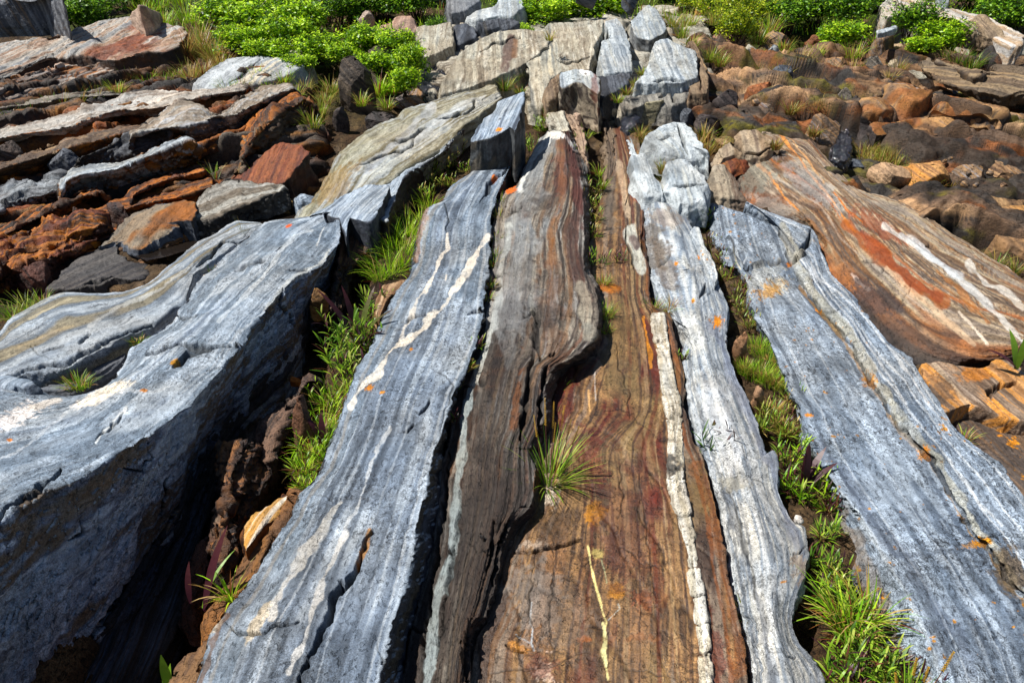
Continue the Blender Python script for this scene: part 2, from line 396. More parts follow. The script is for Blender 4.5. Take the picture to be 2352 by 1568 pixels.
def mixrail(a, b, t, n=30):
    A, B = resample(a, n), resample(b, n); return [tuple(x[:2]) for x in A * (1 - t) + B * t]
def bands(a, b, items):
    """thin straight layers between two rails: (place across, width px, colour, strength)"""
    return [('line', mixrail(a, b, t), w, c, st, .5) for t, w, c, st in items]
def patch(name, label, outline, o, base=-.12, flare=.04, dome=.02, strike=((0, 0), (1, 0)), jag=.02):
    """a block or slab: OUTLINE is the rim of its top, the sides fall to BASE"""
    o = dict(o); st = o.get('res', STEP)
    q = np.array(outline + [outline[0]], float)
    L = np.sum(np.hypot(*np.diff(q[:, :2], axis=0).T)); n = int(np.clip(L / st, 28, 900))
    d = np.r_[0, np.cumsum(np.hypot(*np.diff(q[:, :2], axis=0).T))]; t = np.linspace(0, d[-1], n, endpoint=False)
    rim = np.stack([np.interp(t, d, q[:, i]) for i in range(3)], 1)
    k = max(1, int(n * o.get('soft', .012)))
    for i in range(3):
        a = rim[:, i]; rim[:, i] = sum(np.roll(a, s) for s in range(-k, k + 1)) / (2 * k + 1)
    Rm = unproj(rim[:, 0], rim[:, 1], rim[:, 2])
    c = Rm.mean(0); sz = np.linalg.norm(Rm[:, :2] - c[:2], axis=1).mean()
    out = Rm - c; out[:, 2] = 0; out /= np.maximum(np.linalg.norm(out, axis=1, keepdims=True), 1e-6)
    sd_ = hash_(name + (label or '')) % 977
    Rm = Rm + out * (jag * fbm(Rm[:, 0] * 14, Rm[:, 1] * 14, 0, sd_, 4, .6) * 2)[:, None]
    zb = G(Rm[:, 0], Rm[:, 1]) + base
    M = int(np.clip(L / st / 6.3, 6, 200)); rs = np.linspace(0, 1, M) ** .8
    rings = []; ks = max(2, n // 14); Rs = sum(np.roll(Rm, q_, 0) for q_ in range(-ks, ks + 1)) / (2 * ks + 1)
    pl = np.linalg.lstsq(np.c_[Rm[:, :2] - c[:2], np.ones(n)], Rm[:, 2], rcond=None)[0]
    for r in rs:
        e_ = r ** 5; p = c + (Rs * (1 - e_) + Rm * e_ - c) * r
        zp = (p[:, 0] - c[0]) * pl[0] + (p[:, 1] - c[1]) * pl[1] + pl[2]
        rz = Rm[:, 2] - ((Rm[:, 0] - c[0]) * pl[0] + (Rm[:, 1] - c[1]) * pl[1] + pl[2])
        p[:, 2] = zp + rz * r ** 4 + dome * (1 - r ** 2.5); rings.append(p)
    hgt = np.maximum(Rm[:, 2] - zb, .01); d_ = proj(c[None])[2][0]
    K = int(np.clip(hgt.max() / d_ * FPX / st * .8, 5, 160))
    for i in range(1, K + 1):
        f = i / K; p = Rm + out * (flare * f + jag * 1.6 * fbm(Rm[:, 0] * 9, Rm[:, 1] * 9, Rm[:, 2] * 3 + f * 2, sd_ + 5, 3) * min(1, f * 4))[:, None]
        p[:, 2] = Rm[:, 2] - hgt * f; rings.append(p)
    P = np.stack(rings, 1)
    for _ in range(o.get('round', 2)): P[:, 1:-1] = .25 * P[:, :-2] + .5 * P[:, 1:-1] + .25 * P[:, 2:]
    a = unproj(*[np.array(v, float) for v in zip(strike[0], strike[1])], np.zeros(2)); dr = a[1] - a[0]; dr[2] = 0; dr /= np.linalg.norm(dr)
    pr = np.array([dr[1], -dr[0], 0])
    S = P @ pr + o.get('dip', .35) * P[..., 2]; U = P @ dr
    return finish(name, label, P, S, U, o, wrap=True)
# ------------------------------------------------------------------ ground
def ground():
    ys = np.r_[np.linspace(.35, 3, 240), 3 * 1.0075 ** np.arange(1, 230), 17 * 1.25 ** np.arange(0, 16)]
    xs = np.linspace(-1.15, 1.15, 420)
    Y = np.repeat(ys[:, None], len(xs), 1); X = xs[None] * (Y * 1.0 + .9)
    Z = G(X, Y) - .15 + .05 * fbm(X * 2.5, Y * 2.5, 0, 71, 4) + .02 * fbm(X * 14, Y * 14, 0, 72, 4)
    # the deep gully beside the big slab
    gl = unproj(np.array([330., 470, 560, 700, 800]), np.array([1700., 1330, 1080, 800, 600]), np.full(5, -.4))
    d, t = segdist(X, Y, [tuple(p[:2]) for p in gl])
    Z = Z - .42 * (1 - sm(.06, .42, d)) * (1 - .5 * t)
    for hx, hy, rad, dp in HOLES:
        c = unproj(hx, hy, -.2); Z = Z - dp * np.exp(-((X - c[0]) ** 2 + (Y - c[1]) ** 2) / rad ** 2)
    Z = Z + .18 * sm(8.2, 10.5, Y) 
    P = np.stack([X, Y, Z], -1)
    o = dict(pal=['#3a2e24', '#5a4836', '#4a3b2d', '#6b5a46', '#544738', '#77695a'], mat=SOIL, speck=1, streak=.1, lump=0, blocks=[(.4, 1.1, 2., .02, .04, .03)], bdark=.5, fine=.006, strk=0, bf=4,
             stains=[(['#3c4a1c', '#55601f', '#34401a'], 1.6, .05, .12, 1.)], kind='structure', seed=5, stainmask=lambda x, y: sm(6.5, 8.5, y))
    far = sm(7.5, 9.5, Y)
    ob = finish('ground', None, P, X.copy(), Y.copy(), o)
    ob['kind'] = 'structure'; return ob
HOLES = []

GRAY = ['#4a5361', '#6b7684', '#8f9ba8', '#727f8d', '#a9b3bd', '#7f8b9a', '#5a6573', '#97a2ae']
GRAYW = ['#6b7581', '#929ca7', '#b5bdc4', '#7a8591', '#a6b0b9', '#88939f', '#c0c6cb']
PALE = ['#8c949b', '#b5bbbe', '#d8dad6', '#a4abb1', '#c9cdcd', '#e2e2dc', '#98a0a8']
OLIVE = ['#6e6a58', '#8d8a76', '#a09f93', '#7b7560', '#9fa3a3', '#b3b4ad']
RUST = ['#4a382b', '#6e5340', '#8a6a4e', '#5c4736', '#947656', '#6f533d', '#827466', '#54443a']
FIB = ['#2e2723', '#4b3d33', '#6d5a49', '#3a302b', '#8b7963', '#584436', '#77706a', '#40352e']
WHALE = ['#59544f', '#7d7974', '#979694', '#6e6256', '#9c958a', '#857e75', '#625750', '#a3a19c']
BROWN = ['#5a4638', '#806650', '#a3876a', '#6e655f', '#94785a', '#89878a', '#6b5140']
ORANGE = ['#5d3318', '#8a4e1e', '#b8742e', '#6c3d1c', '#9a5f2a', '#4a2c1a']
DARKR = ['#2f2a29', '#494140', '#5c5350', '#3a3433', '#6b5f58', '#4a3b33']
DARKG = ['#3a3d44', '#525760', '#6b7078', '#454952', '#5d584f']
REDR = ['#5a3226', '#7a4634', '#8f5c42', '#6a3c2e', '#99704f']

# the big slab on the left and the deep gully at its foot
BIG_O = dict(pal=GRAY, gain=.86, wob=.02, joints=1.6, lines=.05, b2w=.15, rag=.006, strk=.002, lump=.02, fine=.003, speck=.9, streak=.08, bc=.62, bf=7, round=1,
          cracks=[(G_('1180,440 1060,620 950,800 800,1000 700,1180 560,1330 500,1420'), 9, .05), (G_('1430,40 1300,200 1180,420'), 6, .04), (G_('1000,740 900,900 760,1100'), 5, .03), (G_('540,470 550,560 470,610'), 4, .02), (G_('1120,180 1130,300 1070,430'), 5, .03), (D_('1960,580 1980,680 2000,720'), 3, .02), (D_('1900,420 1890,500 1930,590'), 4, .02), (D_('1000,1460 1010,1568') + G_('980,60 960,140 820,110'), 4, .02), (D_('1000,860 1200,800 1400,820 1620,800'), 7, .03), (D_('1180,950 1260,860 1420,835'), 6, .03), (D_('1590,300 1700,265 1790,225'), 5, .02),
                  (D_('1170,610 1300,600 1400,590'), 3, .01), (D_('1960,290 2060,290 2120,295'), 3, .01), (D_('1860,175 1910,140'), 3, .012),
                  (G_('0,470 80,380 250,280 380,180 420,110'), 7, .03), (D_('640,1440 740,1350 830,1250'), 4, .01)],
          paint=[('line', D_('0,1560 200,1450 450,1250 700,1180 860,1100 980,1130 1150,1080'), 3, '#c9cfd4', .5, 1.),
                 ('line', D_('640,1450 760,1330 860,1220'), 3, '#dde0df', .7, 1.),
                 ('line', D_('2110,30 1990,60 1900,170 1800,300 1700,420 1600,520 1480,640'), 5, '#c4cbd0', .65, .8),
                 ('line', D_('2190,0 2170,60 2140,130'), 2.2, '#d5d9da', .8, .5),
                 ('line', D_('2230,160 2150,260 2000,330 1900,430 1780,560'), 4, '#cfd3d0', .55, 1.),
                 ('line', D_('1790,560 1700,640 1560,780'), 3, '#c8cdd0', .5, 1.),
                 ('blob', 245, 905, 62, 14, -28, '#e9e4d8', .95, .5), ('blob', 205, 925, 40, 10, -18, '#f0ece4', .9, .5),
                 ('blob', 40, 955, 62, 20, -22, '#e8e6e6', .9, .8), ('blob', 100, 930, 45, 10, -14, '#e0dcd6', .8, .6),
                 ('blob', 402, 832, 12, 7, -30, '#c28a2a', .8, .5), ('blob', 331, 898, 9, 4, 0, '#c98020', .8, .5), ('blob', 663, 519, 9, 4, -25, '#d0602a', .9, .5),
                 ('blob', 22, 1007, 7, 4, 0, '#d0802a', .9, .4)],
          facepal=['#a0acbd', '#8793a5', '#b0bac8', '#747c8e', '#7a736c', '#75675a', '#8c97a8'])  # lighter blue side palette paints skylight into the shaded face
EDGE = [(p[0], p[1]) for p in (Z_('-90,1262 0,1198 51,1154') + G_('250,300 420,225 600,150 740,60 820,0') + D_('1000,1410 1250,1230 1400,1080 1500,960 1600,850 1640,790 1690,690 1760,600 1990,350 2160,270 2250,160 2290,90') + K_('2300,575'))]
FOOT = [(p[0], p[1]) for p in (Z_('-60,1900 60,1700 150,1568') + G_('520,1400 700,1200 850,960 950,800 1060,620 1200,440 1300,130 1400,0') + D_('1350,1480 1700,1100 1900,900 2050,640 2080,480 2200,400 2290,130'))]
def hh(pts, h0, h1): return [(p[0], p[1], h0 + (h1 - h0) * i / (len(pts) - 1)) for i, p in enumerate(pts)]
loft('rock_ledge', 'large light blue-grey slab on the left with a tall shaded side facing the deep gully',
     [hh(Z_('-90,905 0,893 70,905') + D_('260,1140 430,1150 560,1140 700,1090 770,1010 840,900 1000,740 1180,620 1290,440 1440,270 1640,110 1790,-30') + K_('2000,575'), .16, .03),
      hh(Z_('-90,1000 60,985 170,950 330,850 460,740 600,610 700,515 745,490'), .22, .06),
      hh(Z_('-90,1120 30,1070 170,1010 330,905 430,815 560,690 680,580 750,510'), .25, .07),
      hh(EDGE, .26, .05), hh(FOOT, -.34, -.12)], BIG_O, skirt=(.2, .3), flare=(.03, .05), cap=(.1, .2))
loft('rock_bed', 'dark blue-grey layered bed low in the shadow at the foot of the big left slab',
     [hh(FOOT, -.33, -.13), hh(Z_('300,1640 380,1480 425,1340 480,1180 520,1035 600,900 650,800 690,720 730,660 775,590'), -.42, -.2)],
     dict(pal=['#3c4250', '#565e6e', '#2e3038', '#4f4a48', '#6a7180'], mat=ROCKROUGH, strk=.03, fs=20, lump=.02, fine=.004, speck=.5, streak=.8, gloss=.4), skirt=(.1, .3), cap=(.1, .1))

# slab left of the big one
loft('rock_ledge', 'smooth pale grey slab with a long lengthwise crack beyond the big left slab',
     [hh(K_('-200,1450 0,1350 60,1260 200,1170 400,1080 640,1070 840,1060 1000,1000 1120,900 1300,770 1480,650 1600,590 1760,600'), .02, .02),
      hh(K_('-200,1560 200,1430 500,1280 800,1170 1100,1010 1320,860 1500,730 1640,650 1780,610'), .07, .04),
      hh(K_('-200,1700 20,1660 130,1640 440,1580 640,1480 820,1370 1040,1290 1170,1180 1260,1130 1310,960 1400,890 1520,800 1640,720 1790,625'), .04, .03)],
     dict(pal=GRAYW[:4] + ['#8a8474', '#a39c88', '#98a0a6'], gain=.74, wob=.02, joints=1.5, lines=.06, b2w=.2, strk=.003, lump=.014, speck=.7, streak=.15, bc=.8,
          cracks=[(K_('60,1640 250,1590 450,1560 620,1470 700,1430 900,1340 1030,1310'), 6, .03), (K_('540,1420 610,1360'), 6, .03), (K_('300,1480 440,1440'), 3, .015),
                  (K_('1330,890 1450,800 1500,740 1560,735 1640,740'), 5, .03), (K_('590,1170 720,1160'), 2, .01), (K_('800,1310 900,1240'), 2.5, .01)],
          paint=[('line', K_('200,1260 400,1150 480,1120'), 3, '#c9bfa6', .6, .8), ('line', K_('600,1300 800,1180 1100,1040 1300,880'), 4, '#d4d8d9', .5, .8),
                 ('line', K_('100,1460 300,1360 500,1300'), 3, '#c0b193', .4, 1.), ('blob', 70, 700, 90, 16, -25, '#8a8674', .5, .7)]),
     skirt=(.12, .12), cap=(.1, .1))
loft('rock_bed', 'dark grey low bed in the joint between the two left slabs',
     [hh(K_('-100,1700 140,1640 440,1590 640,1500 820,1380 1000,1310'), -.02, -.02), hh(K_('-100,1800 200,1740 480,1720 700,1600 850,1500 880,1420 1030,1330'), -.03, -.03)],
     dict(pal=DARKG + ['#6d6c66'], strk=.012, lump=.02, speck=.5, streak=.5), skirt=(.15, .1))
patch('rock', 'small grey hump at the left edge between two slabs', D_('-150,1010 100,1005 230,1030 260,1060 200,1100 -150,1080', .04), dict(pal=GRAY, lump=.01), base=-.05, strike=((0, 900), (600, 600)))

# the slab with the white veins
SL_L = hh(J_('560,760 480,810 340,900 300,990 180,1050 150,1130 120,1280 110,1400') + E_('480,330 400,420 330,560 250,740 150,930 60,1130') + G_('2180,110 2030,270 1960,450 1850,600 1700,880 1540,1100 1450,1240 1380,1420 1300,1600 1250,1750'), .02, -.02)
SL_R = hh(J_('780,600 760,740 700,860 640,1000 610,1140') + E_('1020,120 1010,280 985,420 975,600 935,780 870,950 790,1100 745,1230 700,1400') + H_('650,0 590,270 520,550 480,740 430,980 330,1300 270,1600 240,1750'), .06, .05)
SL_F = hh(J_('800,640 775,760 715,870 655,1000 622,1140') + E_('1030,120 1018,280 993,420 985,600 945,780 880,960 810,1100 780,1230 740,1400') + H_('700,0 690,270 650,550 600,740 560,980 460,1300 420,1600 400,1750'), -.01, -.075)
loft('rock_ledge', 'long blue-grey slab crossed by two bright white quartz veins', [SL_L, hh(Z_('1130,345 1060,450 1020,560 975,700 900,860 820,1030 730,1230 650,1400 560,1640'), .05, .03), SL_R, SL_F],
     dict(pal=GRAY[1:], gain=.74, wob=.012, joints=2.2, lines=.07, b2w=.2, rag=.006, strk=.0015, lump=.011, fine=.0028, speck=1., streak=.12, bc=1., bf=6, round=1, lichen=(.0, 60),
          cracks=[(H_('215,540 150,700 90,860 20,960') + G_('2300,900 2250,1050 2170,1250 2080,1450 2020,1568'), 8, .045), (G_('1530,1160 1580,1220 1720,1245 1870,1190 2020,1165'), 5, .03),
                  (E_('880,590 960,570 990,570'), 5, .03), (E_('400,650 450,640 490,600 600,590'), 4, .02), (J_('310,1000 330,1150 320,1220'), 3, .03), (J_('720,770 600,890 590,960 540,1010'), 4, .03),
                  (E_('400,1390 460,1380 520,1330'), 3, .015), (E_('610,1180 600,1230 560,1270'), 3.5, .02), (E_('560,940 700,980 770,1080 700,1300 690,1568'), 2, .004), (H_('245,1280 290,1440'), 2, .01)],
          paint=bands(SL_L, SL_R, [(.08, 4, '#8f8a80', .5), (.2, 5, '#56606c', .5), (.33, 2.5, '#b9c0c6', .45), (.52, 6, '#4f5966', .45), (.66, 2.5, '#b3bbc2', .45), (.78, 5, '#5a6471', .5), (.94, 3, '#c3c9cd', .5)]) + [('line', E_('730,50 735,150 680,250 600,400 540,490 500,590'), 4.6, '#dedbd4', 1., 1.2), ('line', E_('1020,65 950,160 880,260 800,380'), 4.4, '#e6e2da', 1., 1.2), ('line', E_('900,250 830,370 760,440 740,500 700,560 620,600 560,680 500,740 400,800 350,870 320,920 260,1000 180,1070 130,1130 80,1220'), 6.2, '#e6e1d7', 1., 1.2),
                 ('line', E_('500,600 440,700 410,770'), 3.5, '#e0dcd4', .9, 1.), ('line', E_('730,330 725,360'), 2.5, '#e6e1d8', .9, .5),
                 ('line', H_('250,0 180,180 130,350 60,500 0,640'), 4, '#d0d4d6', .75, 1.), ('line', E_('340,1350 260,1500 230,1568'), 4, '#c9cdcf', .6, 1.),
                 ('line', G_('2300,340 2200,480 2050,700 1930,900 1850,1060 1830,1150'), 10, '#cfcdc6', .6, 1.), ('line', G_('2330,560 2290,650 2200,850 2130,1060 2060,1300 1960,1500'), 7, '#d9dad8', .8, 1.),
                 ('blob', 500, 1440, 12, 26, 35, '#c9c1b0', .6, .7), ('blob', 590, 1435, 14, 50, 32, '#cfc2a8', .6, .7),
                 ('line', G_('1350,1568 1450,1300 1540,1120'), 6, '#6f5238', .7, .7),
                 ('line', H_('215,540 190,640 130,760'), 6, '#b07a22', .7, .9),
                 ('blob', 850, 893, 13, 7, -10, '#d08a20', .9, .6), ('blob', 878, 903, 7, 4, -10, '#cf8a28', .8, .6), ('blob', 944, 803, 5, 4, 0, '#c98422', .8, .5), ('blob', 1136, 409, 8, 7, -20, '#e2801a', .9, .5),
                 ('blob', 700, 1105, 60, 12, -50, '#a99f8a', .35, .9), ('line', J_('180,1050 150,1130 120,1280 110,1400'), 8, '#a87d55', .5, 1.)],
          facepal=['#4d5563', '#444a57', '#39404d', '#565047', '#47413c']), skirt=(.14, .15), flare=(.06, .02), cap=(.1, .15))  # darker side palette paints shade into the slab's right face
# upright block standing on it
patch('rock_block', 'angular grey block standing on the head of the white-veined slab, its right side in shadow',
      setz(B_('1255,620 1230,800 1190,890 1160,860 1030,930 930,950 880,960 900,900 980,800 1060,740 1075,690 1180,650'), [.42, .38, .34, .33, .28, .26, .24, .26, .3, .33, .35, .39]),
      dict(pal=GRAY, lump=.015, strk=.006, speck=.5, paint=[('blob', 1145, 296, 9, 5, -20, '#d98a22', .9, .4)], facepal=['#4b4e50', '#5e6163', '#3d3f40', '#57524a']), base=-.02, flare=.02, dome=0, jag=.012, strike=((1130, 345), (975, 700)))  # darker palette paints shadow into the sides of the block

# the central whaleback with its fibrous flank
C_L = hh([(p[0] - 7, p[1], 0) for p in (B_('1430,890 1310,1050 1215,1240 1130,1290 1080,1400 1062,1568') + E_('1060,260 1025,330 1020,430 975,560 965,760 890,960 810,1100 795,1300 730,1568') + H_('705,100 690,300 650,600 600,850 530,1100 440,1568 400,1750'))], .03, -.08)
C_M1 = hh(B_('1480,880 1420,1040 1330,1250 1250,1450') + E_('1250,50 1200,300 1180,500 1120,760 1040,1000 1010,1200 960,1500') + H_('930,300 860,700 780,1100 720,1568 700,1750'), .12, -.04)
C_M2 = hh(B_('1530,880 1540,1100 1520,1400') + E_('1450,0 1480,300 1450,600 1400,850 1290,950 1230,1250') + H_('1130,0 1100,300 1030,600 950,900 870,1200 820,1568 800,1750'), .14, -.035)
C_R = hh(B_('1560,885 1610,1100 1640,1300 1660,1500') + E_('1660,300 1740,420 1740,720 1650,840 1540,900 1440,960 1400,1100 1380,1300 1290,1500') + H_('1290,0 1335,250 1300,380 1180,480 1120,620 1060,900 1000,1120 910,1210 885,1568 870,1750'), .10, -.06)
C_F = hh(B_('1600,900 1670,1100 1690,1300 1700,1500') + E_('1690,300 1765,420 1765,740 1680,870 1570,930 1480,1000 1450,1120 1420,1320 1340,1500') + H_('1330,0 1365,250 1330,420 1220,540 1150,680 1085,950 1020,1180 930,1260 900,1568 890,1750'), .0, -.105)
loft('rock_ridge', 'rounded brown-grey central ridge with a white cap at its tip and a fibrous flank', [C_L, C_M1, C_M2, C_R, C_F],
     dict(pal=WHALE, mat=ROCKROUGH, wob=.012, joints=4, jd=.01, lines=.25, strk=.010, fs=44, fu=.9, lump=.016, fine=.003, speck=.6, streak=1., bc=1.3, bf=10, round=2, rag=.005,
          stains=[(['#4a3628', '#634632', '#3a2e27'], 7, .3, .15, .08), (['#80562f', '#664428'], 20, .42, .1, .1)],
          cracks=[(J_('610,1540 640,1510 720,1490'), 5, .03), (J_('700,1100 780,1070 830,1030'), 3, .02), (E_('1030,430 1080,400 1110,400'), 5, .03), (E_('1240,610 1290,590 1330,550 1340,800 1370,900'), 5, .03),
                  (E_('840,1090 920,1080 940,1060 1000,1040 1030,960'), 4, .02), (E_('1440,890 1460,860'), 4, .02), (E_('1310,850 1290,1000 1260,1250 1240,1450'), 9, .04), (E_('1400,950 1370,1200 1340,1400'), 7, .04),
                  (H_('740,0 720,250 690,500 640,800 600,1100 570,1400'), 5, .03), (H_('830,250 790,550 740,850 700,1200 650,1400'), 5, .03), (H_('1060,480 1040,700 1000,800'), 7, .04), (H_('1150,470 1080,650 1040,900'), 5, .03), (H_('870,1200 850,1568'), 8, .04), (H_('1220,380 1270,370 1310,380'), 5, .03)],
          paint=bands(C_L, C_M1, [(.2, 3, '#4d453e', .6), (.34, 4, '#aaa69e', .5), (.5, 3, '#4a423b', .6), (.66, 5, '#9a958c', .5), (.8, 3, '#54493f', .6)]) + bands(C_M1, C_M2, [(.15, 4, '#8d7a62', .5), (.3, 3, '#40352e', .7), (.5, 5, '#86705a', .5), (.7, 3, '#3b302a', .7), (.86, 4, '#7a5a40', .6)]) + bands(C_M2, C_R, [(.2, 3, '#35291f', .7), (.36, 5, '#8f6a48', .5), (.55, 3, '#3a2a24', .7), (.75, 4, '#7d4f38', .6), (.9, 3, '#2f2420', .7)]) + [('line', B_('1400,960 1330,1150 1260,1350') + E_('1280,50 1230,280 1190,560 1130,800'), 34, '#8f9598', .6, 1.), ('line', B_('1545,930 1590,1150 1620,1400') + E_('1560,0 1600,250 1660,500'), 15, '#54362c', .75, 1.), ('line', B_('1500,960 1510,1200 1500,1450') + E_('1440,50 1440,250'), 9, '#8a6444', .6, 1.), ('line', E_('1420,300 1440,600 1480,850'), 22, '#6e4e38', .5, 1.2), ('blob', 1150, 1000, 80, 420, 12, '#3b322c', .55, .9), ('blob', 1080, 1350, 110, 330, 14, '#453b35', .6, .8), ('blob', 1000, 1350, 40, 330, 14, '#362f2b', .5, .8),
                 ('line', E_('1150,0 1140,120 1110,220 1090,330 1080,470 1060,620 1020,780 960,930 900,1080'), 8, '#b9bcb8', .8, .6), ('line', E_('1320,250 1310,400 1300,560'), 5, '#a8a497', .5, .8),
                 ('line', E_('890,1100 860,1250 840,1400 830,1568') + H_('830,0 790,400 750,700 700,900 650,1100 620,1400 590,1568'), 11, '#9aa3a3', .85, .7),
                 ('line', B_('1430,900 1400,980 1340,1030 1290,1120 1250,1200 1220,1280'), 6, '#d7d8d3', .95, 1.), ('line', B_('1430,900 1480,890 1540,920 1590,1000'), 7, '#dedcd6', .95, 1.), ('blob', 1280, 312, 20, 8, 0, '#e4e0da', .95, .6),
                 ('blob', 1172, 436, 17, 10, -25, '#e07a20', .95, .7), ('blob', 1167, 423, 8, 6, -20, '#d88a2a', .9, .5),
                 ('blob', 1325, 420, 14, 110, -8, '#6b3a32', .6, .8), ('blob', 1290, 400, 18, 60, 0, '#7c4a3a', .45, .9),
                 ('line', E_('1640,410 1660,550 1690,740'), 15, '#a39f93', .75, .7), ('blob', 1348, 755, 12, 18, -10, '#8b8a82', .7, .6),
                 ('blob', 1185, 930, 10, 90, 6, '#7c4a22', .6, .9), ('blob', 1240, 1090, 12, 40, 5, '#9a6a42', .6, .7), ('blob', 1170, 640, 60, 130, 5, '#898a8a', .45, .8)],
          facepal=['#2c2422', '#4a322a', '#3b2a26', '#5d3c2c']), skirt=(.1, .12), flare=(.02, .02), cap=(.1, .25))

